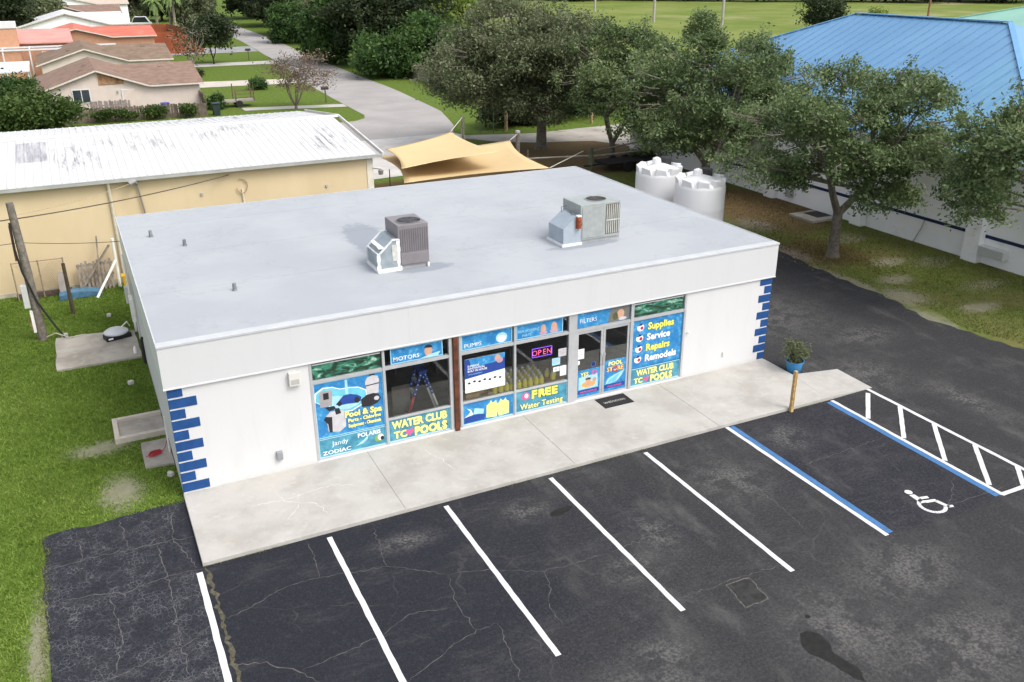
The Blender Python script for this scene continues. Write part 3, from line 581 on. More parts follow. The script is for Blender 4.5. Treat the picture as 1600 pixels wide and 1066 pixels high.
flat(disc(9.32, .65, .13, .12), yl(t, 1), PNK, t, 'drop_badge'); flat(disc(9.34, .66, .06, .07), yl(t, 2), WHT, t, 'drop')
# doors' signs
for (x0, x1, lab) in [(10.995, 11.745, 'blue door sign with a bather in an orange swim ring'), (11.895, 12.645, 'blue Pool Store door sign with a red ring and wave')]:
    t = sign(lab, x0, x1, .225, 1.08 if x0 < 11 else 1.22, BLUE, y=.032, border=False, name='door_sign')
    flat([(x0+.02,.32),(x1-.02,.32),(x1-.02,.44),(x0+.02,.44)], yl(t, 2), DBL, t, 'band')
    text('PARTS & SUPPLIES' if x0 < 11 else 'POOL SUPPLIES', (x0+x1)/2, .345, .075, PNK, t, yl(t, 3), align='CENTER', bold=.04, sx=.95)
    c = (x0+x1)/2
    if x0 < 11:
        flat([(x0+.04,.46),(x1-.05,.46),(x1-.08,.90),(x0+.04,.86)], yl(t, 1), LBL, t, 'water'); out_text('YES', x0+.10, .88, .17, t, CRM, bold=.03, k=2); ring(x1-.19, .95, .085, .045, yl(t, 3), PNK, t, 'lifebuoy')
        flat(disc(c, .60, .24, .10), yl(t, 2), ORG, t, 'swim_ring'); flat(disc(c-.02, .74, .085, .10), yl(t, 3), SKN, t, 'face'); flat([(c-.1,.75),(c+.07,.75),(c+.07,.80),(c-.1,.80)], yl(t, 4), DKG, t, 'sunglasses'); flat(disc(c+.2, .72, .06, .07), yl(t, 3), SKN, t, 'hand'); flat(disc(c, .585, .12, .04), yl(t, 3), SKN, t, 'body')
    else:
        out_text('POOL', c, 1.04, .18, t, CRM, align='CENTER', bold=.05, k=2); out_text('STORE', c, .86, .19, t, P('amber', (.80, .50, .16)), align='CENTER', bold=.05, k=2); ring(c, .90, .09, .055, yl(t, 5), RED, t, 'lifebuoy')
        flat([(x0+.06,.46),(x0+.12,.62),(x0+.34,.72),(x1-.12,.80),(x1-.04,.86),(x1-.12,.68),(x1-.3,.50),(x0+.2,.46)], yl(t, 1), LBL, t, 'wave'); flat([(x0+.12,.47),(x0+.2,.60),(x0+.4,.68),(x1-.2,.74),(x1-.34,.52)], yl(t, 2), CYN, t, 'wave')
t = sign('large blue sign listing Supplies, Service, Repairs and Remodels', 12.82, 14.61, .77, 2.31, BLUE, border=False)
for i, (s_, c) in enumerate([('Supplies', YEL), ('Service', WHT), ('Repairs', YEL), ('Remodels', WHT)]):
    z = 1.96-i*.34; out_text(s_, 13.36-.02*i, z, .30, t, c, bold=.04, sx=.95, ob=.025)
    x = 13.10-.015*i; flat(disc(x, z+.10, .125, .115), yl(t, 1), WHT, t, 'bullet'); flat(disc(x+.045, z+.08, .055, .055), yl(t, 2), RED, t, 'bullet_dot'); flat([(x-.12,z+.16),(x,z+.23),(x+.09,z+.2),(x+.02,z+.16)], yl(t, 3), NAV, t, 'bullet_arc')
# small notices
for (x0, x1, z0, z1, lab, wh) in [(10.94+.04, 11.2, 1.45, 1.76, 'white paper notice taped inside the left door', 'door'), (10.42, 10.63, 1.05, 1.36, 'white paper notice low beside the doors', 'a'), (10.16, 10.42, 1.42, 1.64, 'small light blue card above the low white notice', 'b'), (10.36, 10.62, 1.66, 1.9, 'pale photo card near the top of the open-sign window', 'c'), (10.2, 10.4, 1.22, 1.36, 'tiny printed card between two notices', 'd')]:
    t = thing('paper_notice', lab, 'notice', ((x0+x1)/2, .07, z0)); box('paper', {'b': LBL, 'c': SIL}.get(wh, WHT), t, x0, x1, .048 if wh != 'door' else .034, .053 if wh != 'door' else .039, z0, z1)
    m = MB()
    for q in range(4): zz = z1-(z1-z0)*(.2+.18*q); m.box(x0+.03, x1-.03-.04*(q % 2), .0465 if wh != 'door' else .0325, .049 if wh != 'door' else .0355, zz, zz+.012)
    m.build('print_lines', GRY, t)
bd = thing('round_sticker', 'round navy compass sticker on the left door glass', 'sticker', (11.5, .04, 1.2)); flat(disc(11.52, 1.21, .09, .09), .034, NAV, bd, 'disc'); ring(11.52, 1.21, .085, .07, .033, P('steel_blue', (.12, .18, .45)), bd, 'rim')
hd = tag(box('hours_sticker', WHT, None, 11.0, 11.06, .034, .038, 1.28, 1.4), 'small white sticker at the edge of the left door', 'sticker')
# poster behind column 3 glass
ps = thing('poster', 'blue and white poster about pool pump equipment behind the glass', 'poster', (8.1, .09, 1.12)); box('sheet', WHT, ps, 7.48, 8.68, .046, .052, 1.14, 2.14)
flat([(7.48,1.56),(8.68,1.66),(8.68,2.14),(7.48,2.14)], .0445, DBL, ps, 'blue_field'); flat([(7.7,1.86),(8.4,1.92),(8.68,2.0),(8.68,2.14),(7.6,2.14)], .043, BLUE, ps, 'water_photo'); flat(disc(8.46, 2.02, .09, .1), .0415, SKN, ps, 'face'); flat(disc(8.52, 1.94, .1, .08), .0405, P('swim', (.5, .3, .35)), ps, 'body')
for i, s_ in enumerate(['SUPERIOR', 'INNOVATION,', 'BUILT IN HOUSE']): text(s_, 7.56, 1.90-i*.075, .078, WHT, ps, .0395, bold=.02)
text('POOL EQUIPMENT', 7.58, 1.66, .05, LBL, ps, .0395); text('waterclub', 8.28, 1.19, .045, GRY, ps, .0395)
for i in range(7): x = 7.60+i*.155; flat(disc(x, 1.42+.03*(i % 2), .045, .03+.02*((i*3) % 3)), .0425, DKG, ps, 'product_picture')
# neon open sign
ns = thing('open_sign', 'lit neon open sign with pink letters and purple border', 'sign', (9.85, .2, 1.8)); box('backing', M('black_acrylic', (.006, .006, .02), .3), ns, 9.52, 10.20, .10, .112, 1.74, 2.06)
def glow(name, c, s):
    m = bpy.data.materials.new(name); m.use_nodes = True; b = m.node_tree.nodes['Principled BSDF']; b.inputs['Emission Color'].default_value = c; b.inputs['Emission Strength'].default_value = s; b.inputs['Base Color'].default_value = c; return m
NEON = glow('neon_pink', (1, .10, .26, 1), 1.3)
for i_, c_ in enumerate('OPEN'): text(c_, 9.63+i_*.153, 1.81, .24, NEON, ns, .095, align='CENTER', bold=-.01, sx=.95, name='letter')
m = MB()
for a, b in [((9.55,1.77),(10.17,1.77)), ((10.17,1.77),(10.17,2.03)), ((10.17,2.03),(9.55,2.03)), ((9.55,2.03),(9.55,1.77))]: m.bar((a[0], .094, a[1]), (b[0], .094, b[1]), .012, .012)
m.build('border_tube', glow('neon_violet', (.30, .12, 1, 1), 1.0), ns); MB().tube([(9.6, .106, 2.05), (9.75, .106, 2.3)], .004, 5).build('cord', DKG, ns); MB().tube([(10.12, .106, 2.05), (9.95, .106, 2.3)], .004, 5).build('cord', DKG, ns)

# ---- goods behind the glass
tb = thing('display_bench', 'low brown display bench behind the shop windows', 'bench', (8.9, .6, .1)); KR = M('kraft_brown', (.36, .23, .10), .85, .15, 4)
box('top', KR, tb, 7.4, 10.6, .13, 1.25, .84, .9)
for x in (7.45, 9.0, 10.5): box('leg', KR, tb, x, x+.06, .3, 1.3, .1, .84)
JY = M('yellow_jug', (.90, .78, .08), .4, .08, 9); JW = M('white_cap', (.82, .82, .78), .4, .02)
def jug(x, y, z):
    t = thing('chlorine_jug', 'yellow plastic jug with white cap among rows on the display bench', 'jug', (x, y, z), 'yellow jugs on the display bench')
    MB().lathe(x, y, [(.07, z), (.078, z+.02), (.078, z+.15), (.06, z+.19), (.03, z+.215)], 10).build('body', JY, t, True); MB().lathe(x, y, [(.042, z+.20), (.042, z+.25), (.03, z+.255)], 10).build('cap', JW, t, True)
    return t
j0 = None; rj = random.Random(5)
for r_ in range(5):
    for c_ in range(9):
        x = 8.42+c_*.185+r_*.03+rj.uniform(-.015, .015); y = .18+r_*.18+rj.uniform(-.012, .012)
        if x > 10.05: continue
        j0 = jug(x, y, .9) if j0 is None else dup(j0, (x, y, .9))
        if j0 is not None: pass
for i, (x, y) in enumerate([(10.3, .25), (10.42, .42), (10.24, .48)]): dup(j0, (x, y, .9), 'yellow jug standing apart at the notice end of the display bench', rz=.3*i)
CB = M('cardboard', (.46, .31, .15), .9, .12, 6)
for i, (x, y, w_, d_, h_, lab) in enumerate([(7.75, .30, .42, .28, .13, 'shallow cardboard box of yellow packets beside the wooden post'), (8.12, .45, .36, .30, .16, 'plain closed cardboard box behind the poster'), (8.3, .24, .2, .2, .07, 'small flat cardboard tray below the poster')]):
    t = thing('cardboard_box', lab, 'box', (x, y, .9)); box('carton', CB, t, x-w_/2, x+w_/2, y-d_/2, y+d_/2, .9, .9+h_, bevel=.006); box('flap', M('tape', (.45, .33, .17), .6), t, x-.03, x+.03, y-d_/2, y+d_/2, .9+h_, .9+h_+.003)
    if i == 0:
        for q in range(5): box('packet', YEL, t, x-.18+q*.075, x-.12+q*.075, y-.1, y+.08, .9+h_+.004, .9+h_+.035)
# stepladder
sl_ = thing('stepladder', 'stepladder painted with stars and stripes behind the window', 'ladder', (6.35, .6, .1))
LR, LB = M('ladder_red', (.55, .06, .07), .5), M('ladder_blue', (.03, .08, .36), .5)
for y, dx in ((.35, 0), (.75, .0)):
    for bx, lc in ((5.72, LR), (7.0, JW)):
        a_ = Vector((bx, y, .1)); b_ = Vector((6.38+(.04 if bx > 6 else -.04), y, 1.9)); md = a_.lerp(b_, .62)
        MB().bar(a_, md, .05, .07).build('leg', lc, sl_); MB().bar(md, b_, .055, .075).build('leg_top', LB, sl_)
        for q in range(5):
            p = md.lerp(b_, .12+q*.19); MB().box(p.x-.016, p.x+.016, y-.045, y-.035, p.z-.016, p.z+.016).build('star', JW, sl_)
for q in range(5): f_ = (q+1)/6; x = 5.72+.62*f_; box('step', JW, sl_, x-.05, x+.06, .38, .72, .1+1.8*f_-.015, .1+1.8*f_+.015)
box('top_cap', LB, sl_, 6.26, 6.5, .3, .8, 1.88, 1.94)
# interior shelving and counter, dim shapes
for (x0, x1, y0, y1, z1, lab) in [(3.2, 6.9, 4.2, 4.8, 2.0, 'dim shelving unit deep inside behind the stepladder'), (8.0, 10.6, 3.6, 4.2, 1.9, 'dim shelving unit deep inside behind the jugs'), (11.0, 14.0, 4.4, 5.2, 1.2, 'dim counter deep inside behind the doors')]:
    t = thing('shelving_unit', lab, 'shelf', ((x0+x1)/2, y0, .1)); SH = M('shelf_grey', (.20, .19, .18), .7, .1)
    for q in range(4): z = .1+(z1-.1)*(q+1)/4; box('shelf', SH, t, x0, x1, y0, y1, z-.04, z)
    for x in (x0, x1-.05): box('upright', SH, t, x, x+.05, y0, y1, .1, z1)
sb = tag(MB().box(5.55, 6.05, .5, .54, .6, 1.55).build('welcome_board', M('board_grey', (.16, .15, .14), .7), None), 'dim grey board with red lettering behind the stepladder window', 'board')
sb2 = text('WELCOME', 5.8, 1.36, .085, P('dull_red', (.40, .06, .05)), sb, .497, align='CENTER')
box('stand', M('dark_metal', (.07, .07, .075), .5), sb, 5.78, 5.82, .5, .54, .1, .6)
# door mat
mat_ = thing('door_mat', 'black door mat with worn pale lettering before the doors', 'mat', (12.0, -.4, .1)); box('rubber', M('black_mat', (.022, .021, .021), .95, .3, 30), mat_, 11.52, 12.5, -.72, -.10, .1, .115, bevel=.004); text('welcome', 12.0, -.48, .2, M('mat_lettering', (.30, .29, .26), .9, .4, 14), mat_, .1175, align='CENTER', bold=.02, flat=True)
# wood stake and planter
wp = tag(MB().box(16.27, 16.36, -3.13, -3.03, -.01, 1.28).build('wooden_post', M('yellow_pine', (.48, .32, .13), .8, .3, 9, .3, 20), None, bevel=.006), 'weathered yellow timber post at the kerb near the ramp', 'post')
box('split', M('dark_wood_line', (.16, .09, .035), .9, .3, 20), wp, 16.31, 16.322, -3.1335, -3.12, .15, 1.2)
pt = thing('potted_plant', 'blue plastic pot with a sparse dark green plant by the ramp', 'plant', (18.25, -1.05, 0)); PBL = M('blue_pot', (.045, .22, .46), .45, .08, 5)
MB().lathe(18.25, -1.05, [(.19, 0), (.2, .01), (.265, .36), (.285, .36), (.29, .42), (.27, .42), (.26, .36), (.02, .36)], 24).build('pot', PBL, pt, True); MB().lathe(18.25, -1.05, [(.26, .33), (.25, .375), (.01, .385)], 16).build('soil', M('potting_soil', (.04, .025, .015), 1, .3, 30), pt)
# ================================================================== ROOF UNITS
def hvac(label, x0, x1, y0, y1, z1, hx0, hy0, hy1, hz1, hz2, cb, ch, tape, fan):
    z0 = HR+.1; t = thing('air_conditioner', label, 'air conditioner', ((x0+x1)/2, (y0+y1)/2, HR), 'rooftop air conditioners')
    box('cabinet', cb, t, x0, x1, y0, y1, z0, z1, bevel=.012)
    DK = M('unit_dark', (.02, .02, .022), .6); RL = M('rail_metal', (.42, .43, .43), .5, .1, metal=.3)
    for y in (y0+.05, y1-.13): box('base_rail', RL, t, x0-.02, x1+.02, y, y+.08, HR, z0)
    fx, fy, fr = fan
    # round fan opening: flat black disc painting the shade inside, grille rings and blades
    MB().lathe(fx, fy, [(fr+.03, z1+.001), (fr+.03, z1+.022), (fr, z1+.022), (fr, z1+.004)], 32).build('fan_rim', cb, t, True)
    MB().add([(fx+fr*math.cos(2*math.pi*i/32), fy+fr*math.sin(2*math.pi*i/32), z1+.005) for i in range(32)], [tuple(range(32))]).build('fan_well_shade', DK, t)
    m = MB()
    for i in range(4):
        a = i*math.pi/2+.4; m.add([(fx, fy, z1+.008), (fx+fr*.92*math.cos(a), fy+fr*.92*math.sin(a), z1+.007), (fx+fr*.92*math.cos(a+.5), fy+fr*.92*math.sin(a+.5), z1+.016)], [(0, 1, 2)])
    m.build('fan_blade', M('fan_rust', (.10, .06, .03), .7, .4, 20) if not tape else M('fan_grey', (.09, .09, .1), .6), t)
    m = MB()
    for k_ in range(1, 5):
        r_ = fr*k_/4.5; m.tube([(fx+r_*math.cos(2*math.pi*i/20), fy+r_*math.sin(2*math.pi*i/20), z1+.024) for i in range(21)], .005, 4, False)
    m.bar((fx-fr, fy, z1+.024), (fx+fr, fy, z1+.024), .01, .01); m.bar((fx, fy-fr, z1+.024), (fx, fy+fr, z1+.024), .01, .01); m.build('fan_grille', M('grille_wire', (.12, .12, .125), .5), t)
    # hood
    prof = [(hx0, z0-.02), (x0-.004, z0-.02), (x0-.004, hz2), (x0-.18, hz2), (hx0, hz1)]
    MB().prism(prof, 'y', hy0, hy1).build('duct_hood', ch, t, bevel=.008)
    box('hood_curb', M('mastic_white', (.72, .73, .73), .7, .12, 8, .3, 30), t, hx0-.05, x0+.02, hy0-.05, hy1+.05, HR-.002, z0-.02, bevel=.01)
    return t, prof
CAB1 = M('taupe_cabinet', (.20, .185, .195), .5, .08, 5, 0, spec=.4); CAB2 = M('grey_green_cabinet', (.30, .325, .32), .5, .08, 5, 0, spec=.4)
HD1 = M('galvanised_hood', (.30, .345, .375), .45, .14, 4, metal=.25); HD2 = M('blue_grey_hood', (.33, .38, .43), .5, .07, 4)
MAS = M('mastic_white', (.72, .73, .73))
a1, pr = hvac('tall taupe rooftop air conditioner with taped silver duct hood', 6.70, 7.60, 2.72, 3.82, 5.27, 6.10, 2.70, 3.68, 4.52, 4.9, CAB1, HD1, True, (7.17, 3.14, .34))
for i in range(13): x = 6.76+i*.065; box('louvre', M('louvre_taupe', (.14, .13, .14), .5), a1, x, x+.03, 2.708, 2.722, 4.50, 5.16)
for i in range(12): y = 2.82+i*.08; box('louvre', M('louvre_taupe', (.14, .13, .14), .5), a1, 7.598, 7.612, y, y+.035, 4.2, 5.16)
box('side_door', CAB1, a1, 6.76, 7.54, 2.706, 2.722, 4.14, 4.46, bevel=.004)
for (x, y) in ((6.74, 2.70), (7.56, 2.70)): MB().lathe(x, y, [(.03, HR), (.03, HR+.1), (.02, HR+.12)], 8).build('foot', MAS, a1, True)
rr = random.Random(2)
def tape(a, b, wd, p): # mastic band along a hood edge, ragged
    a = Vector(a); b = Vector(b); m = MB(); n = 7
    for i in range(n): q0 = a.lerp(b, i/n); q1 = a.lerp(b, (i+1)/n); m.bar(q0, q1, wd*rr.uniform(.75, 1.3), .022)
    m.build('mastic_band', MAS, p)
for y in (2.70, 3.68):
    tape((6.10, y, 4.08), (6.10, y, 4.52), .09, a1); tape((6.10, y, 4.52), (6.52, y, 4.9), .09, a1); tape((6.52, y, 4.9), (6.7, y, 4.9), .08, a1); tape((6.68, y, 4.1), (6.68, y, 4.9), .1, a1)
tape((6.10, 2.70, 4.09), (6.68, 2.70, 4.09), .09, a1); tape((6.10, 2.7, 4.09), (6.10, 3.68, 4.09), .09, a1); tape((6.26, 2.75, 4.68), (6.26, 3.6, 4.68), .2, a1); tape((6.10, 2.7, 4.53), (6.10, 3.68, 4.53), .05, a1)
box('access_plate', M('plate_silver', (.52, .51, .48), .5, .15, 8), a1, 6.50, 6.66, 2.685, 2.70, 4.3, 4.75)
a2, _ = hvac('wide grey green rooftop air conditioner with rusty motor and blue hood', 12.48, 13.90, 2.62, 3.72, 5.20, 11.86, 2.56, 3.50, 4.55, 4.88, CAB2, HD2, False, (13.30, 3.12, .32))
for i in range(7): x = 13.40+i*.07; box('louvre', M('louvre_pale', (.44, .45, .42), .5), a2, x, x+.028, 2.60, 2.622, 4.22, 5.12)
box('louvre_back', M('coil_brown', (.13, .115, .095), .8), a2, 13.38, 13.87, 2.612, 2.6215, 4.2, 5.14)
box('louvre_rail', M('louvre_pale', (.44, .45, .42), .5), a2, 13.38, 13.88, 2.592, 2.60, 4.62, 4.66)
box('side_door', CAB2, a2, 12.54, 13.32, 2.606, 2.622, 4.16, 5.12, bevel=.004)
for i in range(10): y = 2.72+i*.09; box('louvre', M('louvre_pale', (.44, .45, .42), .5), a2, 13.898, 13.915, y, y+.04, 4.22, 5.12)
RST = M('rust_motor', (.24, .055, .02), .7, .35, 9); MB().lathe(12.36, 2.52, [(.02, 4.52), (.085, 4.54), (.085, 4.86), (.05, 4.9), (.0201, 4.92)], 14).build('motor', RST, a2, True); box('motor_cap', MAS, a2, 12.29, 12.42, 2.45, 2.58, 4.90, 4.94)
box('motor_bracket', RST, a2, 12.33, 12.49, 2.54, 2.62, 4.6, 4.66)
MB().tube([(12.47, 3.5, 5.0), (12.3, 3.5, 4.98), (12.26, 3.4, 4.84), (12.4, 3.1, 4.9), (12.3, 2.8, 4.92), (12.38, 2.55, 4.9)], .014, 6).build('cable', M('cable_grey', (.16, .16, .16), .6), a2, True)
MB().tube([(12.475, 2.60, 4.1), (12.475, 2.60, 4.86)], .02, 6).build('pipe', M('black_pipe', (.03, .03, .03)), a2, True)

# ================================================================== WATER TANKS
TKM = NG('white_polyethylene', .45, .4); TKM.col((.72, .72, .725, 1)); TKM = TKM.m
def tank(x, y, r, h, label):
    t = thing('water_tank', label, 'tank', (x, y, 0), 'white plastic water tanks')
    prof = [(r, 0), (r, h*.30), (r*1.006, h*.31), (r*1.006, h*.34), (r, h*.35), (r, h*.62), (r*1.006, h*.63), (r*1.006, h*.66), (r, h*.67), (r, h*.88), (r*.98, h*.91)]
    MB().lathe(x, y, prof+[(r*.9, h*.94), (r*.3, h), (.02, h)], 40).build('shell', TKM, t, True)
    m = MB(); n = 9       # lugs standing round the shoulder
    for i in range(n):
        a = 2*math.pi*i/n; c, s_ = math.cos(a), math.sin(a); px, py = x+r*.955*c, y+r*.955*s_
        tx, ty = -s_, c; q = .27
        m.add([(px-tx*q, py-ty*q, h*.90), (px+tx*q, py+ty*q, h*.90), (px+tx*q*.85+c*.03, py+ty*q*.85+s_*.03, h*.90+.28), (px-tx*q*.85+c*.03, py-ty*q*.85+s_*.03, h*.90+.36),
               (px-tx*q-c*.3, py-ty*q-s_*.3, h*.93), (px+tx*q-c*.3, py+ty*q-s_*.3, h*.93), (px+tx*q*.85-c*.2, py+ty*q*.85-s_*.2, h*.93+.24), (px-tx*q*.85-c*.2, py-ty*q*.85-s_*.2, h*.93+.24)],
              [(0,1,2,3),(7,6,5,4),(0,4,5,1),(1,5,6,2),(2,6,7,3),(3,7,4,0)])
    m.build('shoulder_ribs', TKM, t, bevel=.03)
    MB().lathe(x-.1, y+.1, [(.20, h*.97), (.21, h*1.03), (.17, h*1.07), (.05, h*1.085), (.01, h*1.085)], 18).build('dome_cap', TKM, t, True)
    MB().lathe(x+.55, y+.35, [(.26, h*.95), (.26, h*1.04), (.23, h*1.055), (.02, h*1.055)], 20).build('lid', M('black_lid', (.03, .03, .032), .6), t, True)
    return t
tank(22.65, 10.0, 1.07, 3.62, 'white ribbed water tank standing closer to the drive')
tank(22.35, 12.6, 1.03, 3.66, 'white ribbed water tank standing closer to the yard behind the shop')

# ================================================================== YELLOW WAREHOUSE
wh = thing('warehouse', 'long yellow stucco warehouse with stained white ribbed metal roof', 'building', (3, 18, 0))
YST = NG('yellow_stucco', .9, .2); n = YST.noise(.6, 6, .6, YST.co('Position', (1, 1, .4))); f_ = YST.noise(60, 2); X, Y, Z = YST.xyz()
k = YST.mix(YST.rng(n, .35, .7), (.61, .485, .305, 1), (.655, .53, .345, 1)); k = YST.mix(YST.math('MULTIPLY', YST.rng(YST.math('ADD', Z, YST.math('MULTIPLY', n, .6)), .35, .85, 1., 0.), .4), k, (.45, .36, .22, 1)); YST.col(k); YST.bump(f_, .3, .004); YST = YST.m
WX0, WX1, WY0, WY1, WYR, WE, WR = -10., 10.75, 17.85, 30.9, 24.35, 4.22, 4.9
box('wall', YST, wh, WX0, WX1, WY0, WY0+.2, -.01, WE); box('wall', YST, wh, WX0, WX1, WY1-.2, WY1, -.01, WE)
for x in (WX0, WX1-.2): MB().prism([(WY0+.2, -.01), (WY1-.2, -.01), (WY1-.2, WE), (WYR, WR-.03), (WY0+.2, WE)], 'x', x, x+.2).build('gable_wall', YST, wh)
box('corner_trim', M('cream_trim', (.66, .62, .52), .7, .06), wh, WX1-.25, WX1+.03, WY0-.03, WY0-.002, -.01, WE)
box('base_band', M('base_concrete', (.42, .38, .30), .9, .2, 2), wh, WX0, WX1-.26, WY0-.03, WY0-.001, -.01, .16)
g = NG('white_metal_roof', .6, .3); X, Y, Z = g.xyz(); n = g.noise(2.2, 6, .7, g.co('Position', (1.6, .35, 1))); n2 = g.noise(.22, 4, .6); n3 = g.noise(9, 5, .7, g.co('Position', (2.2, .22, 1)))
k = g.mix(g.rng(n, .5, .8, 0, .35), (.56, .56, .56, 1), (.43, .43, .43, 1))
sp = g.ell(X, Y, 5.2, 23.0, 2.0, 1.3, n2, .9, .2, 1.3)
for e in [(1.6, 22.2, 1.9, 1.5), (9.6, 20.6, 1.4, 2.2), (-1, 21, 1.5, 2), (5, 29.5, 9, 1.8)]: sp = g.math('MAXIMUM', sp, g.ell(X, Y, *e, n2, .9, .2, 1.3))
stk = g.noise(5, 5, .75, g.co('Position', (1, .06, 1)))
k = g.mix(g.math('MULTIPLY', sp, g.rng(stk, .48, .62, .0, .75)), k, (.13, .13, .14, 1)); k = g.mix(g.rng(stk, .60, .70, 0, .35), k, (.30, .30, .31, 1))
bx_ = g.math('MULTIPLY', g.math('MULTIPLY', g.rng(X, -3.16, -3.1), g.rng(X, -2.0, -1.94, 1., 0.)), g.math('MULTIPLY', g.rng(Y, 20.6, 20.7), g.rng(Y, 23.6, 23.7, 1., 0.)))
k = g.mix(g.math('MULTIPLY', bx_, g.rng(stk, .38, .62, .25, .75)), k, (.22, .22, .25, 1))
g.col(k); WMR = g.m
pnw = .92; np_ = int((WX1+.45+10.3)/pnw)
for side in (0, 1):
    ya, yb = (WY0-.35, WYR) if side == 0 else (WY1+.35, WYR); za, zb = WE+.06, WR+.06
    sh = None
    for i in range(np_):
        if sh is None:
            m = MB(); nr = 3; pf = [(0, 0)]
            for q in range(nr): c = pnw*(q+.5)/nr; pf += [(c-.05, 0), (c-.022, .022), (c+.022, .022), (c+.05, 0)]
            pf.append((pnw-.003, 0)); n = len(pf)
            V = [(px, ya, za+pz) for px, pz in pf]+[(px, yb, zb+pz) for px, pz in pf]+[(px, ya, za-.03) for px, _ in pf]+[(px, yb, zb-.03) for px, _ in pf]
            F = [(j, j+1, n+j+1, n+j) for j in range(n-1)]+[(2*n+j, 3*n+j, 3*n+j+1, 2*n+j+1) for j in range(n-1)]+[(j, 2*n+j, 2*n+j+1, j+1) for j in range(n-1)]
            m.add([(v[0], v[1]-18, v[2]) for v in V], F); o = m.build('roof_panel', WMR, wh, local=True); sh = o.data; o.location = (-10.3+0-3, 0, 0)
        else: link('roof_panel', sh, None, wh, loc=(-10.3+i*pnw-3, 0, 0))
RGC = M('ridge_white', (.62, .62, .62), .6, .1, 2)
MB().prism([(WYR-.28, WR+.045), (WYR, WR+.125), (WYR+.28, WR+.045), (WYR, WR+.07)], 'x', -10.3, WX1+.42).build('ridge_cap', RGC, wh)
GTR = M('gutter_grey', (.36, .37, .35), .5, .1, 2)
box('eave_gutter', GTR, wh, -10.3, WX1+.4, WY0-.34, WY0-.22, WE-.10, WE+.03); box('eave_gutter', GTR, wh, -10.3, WX1+.4, WY1+.22, WY1+.34, WE-.10, WE+.03)
for (ya, yb) in ((WY0-.35, WYR), (WY1+.35, WYR)): MB().bar((WX1+.42, ya, WE+.05), (WX1+.42, yb, WR+.05), .06, .16).build('rake_trim', RGC, wh)
box('soffit', GTR, wh, -10.3, WX1+.3, WY0-.3, WY0, WE-.02, WE+.02)
DSP = M('downpipe_cream', (.62, .57, .46), .6, .08)
MB().tube([(.02, WY0-.25, WE-.05), (.02, WY0-.08, WE-.5), (.02, WY0-.08, .1)], .06, 8).build('downpipe', DSP, wh, True)
MB().tube([(1.25, WY0-.12, 2.2), (1.05, WY0-.12, 4.05)], .035, 8).build('service_mast', M('mast_grey', (.30, .28, .26), .5, .1, metal=.4), wh, True); MB().tube([(1.05, WY0-.12, 4.0), (.95, WY0-.35, 4.12), (.75, WY0-.45, 4.05)], .09, 8).build('weatherhead', M('weatherhead_grey', (.30, .30, .31), .5), wh, True)
MB().tube([(5.1, WY0-.05, 2.0), (5.08, WY0-.05, 3.3)], .04, 8).build('conduit', DSP, wh, True)
MB().tube([(5.08+.22*math.cos(t_), WY0-.08, 3.45+.3*math.sin(t_)) for t_ in [2.0-.35*i for i in range(15)]], .022, 6).build('cable_loop', M('cable_tan', (.42, .34, .22), .7), wh, True)
for (x, z) in [(8.6, 3.0), (3.4, 3.2)]: box('wall_fixture', GTR, wh, x, x+.1, WY0-.06, WY0, z, z+.1)
lt = MB().lathe(11.1, 17.75, [(.02, 3.3), (.1, 3.32), (.13, 3.5), (.03, 3.55)], 10).build('flood_light', M('mast_grey', (.30, .28, .26)), wh, True); MB().bar((10.75, 17.8, 3.62), (11.1, 17.75, 3.55), .04, .04).build('lamp_arm', M('mast_grey', (.3, .28, .26)), wh)

# ================================================================== UTILITY POLE AND WIRES
WPL = M('pole_wood', (.17, .15, .125), .95, .3, 8, .5, 20)
po = thing('utility_pole', 'grey weathered wooden utility pole on the left lawn', 'pole', (-3.03, 12.6, 0)); MB().tube([(-3.03, 12.6, -.02), (-3.06, 12.6, 2.4), (-3.13, 12.6, 4.83)], [.155, .14, .115], 12).build('pole', WPL, po, True)
box('meter_box', GB, po, -3.36, -3.18, 12.38, 12.6, 1.25, 2.05, bevel=.01); box('junction_box', M('rust_box', (.22, .10, .06), .7, .3, 8), po, -3.30, -3.17, 12.42, 12.6, .5, .95, bevel=.01); box('meter_back', PV, po, -3.25, -3.16, 12.40, 12.6, .35, 1.1)
BLK = M('black_cable', (.02, .02, .02), .6)
MB().tube([(-3.25, 12.48, 4.2), (-3.27, 12.46, 3.3), (-3.2, 12.44, 2.5), (-2.95, 12.42, 1.4), (-2.6, 12.4, .55), (-2.35, 12.3, .05)], .035, 7).build('riser_cable', BLK, po, True); MB().tube([(-3.28, 12.5, 4.1), (-3.3, 12.5, 2.9)], .03, 7).build('conduit', M('rust_box', (.22, .1, .06)), po, True)
MB().tube([(-2.9, 12.35, .15), (-2.6, 12.2, .3), (-2.2, 12.1, .1), (-1.7, 12.4, .02)], .02, 6).build('loose_hose', M('cable_pale', (.42, .40, .33), .7), po, True)
def wire(name, label, a, b, sag, r_, mat):
    a = Vector(a); b = Vector(b); m = MB(); m.tube([a.lerp(b, i/16)-Vector((0, 0, sag*4*(i/16)*(1-i/16))) for i in range(17)], r_, 5, False); return tag(m.build(name, mat, None, True), label, 'wire')
CAB = M('cable_brown', (.10, .08, .06), .7)
wire('service_cable', 'dark overhead cable from the pole to the loop on warehouse wall', (-3.1, 12.6, 4.28), (4.6, 17.75, 3.95), .12, .022, CAB); wire('service_cable', 'dark overhead cable running off from the pole behind lawn', (-3.12, 12.6, 4.28), (-14, 10.5, 4.9), .15, .022, CAB)
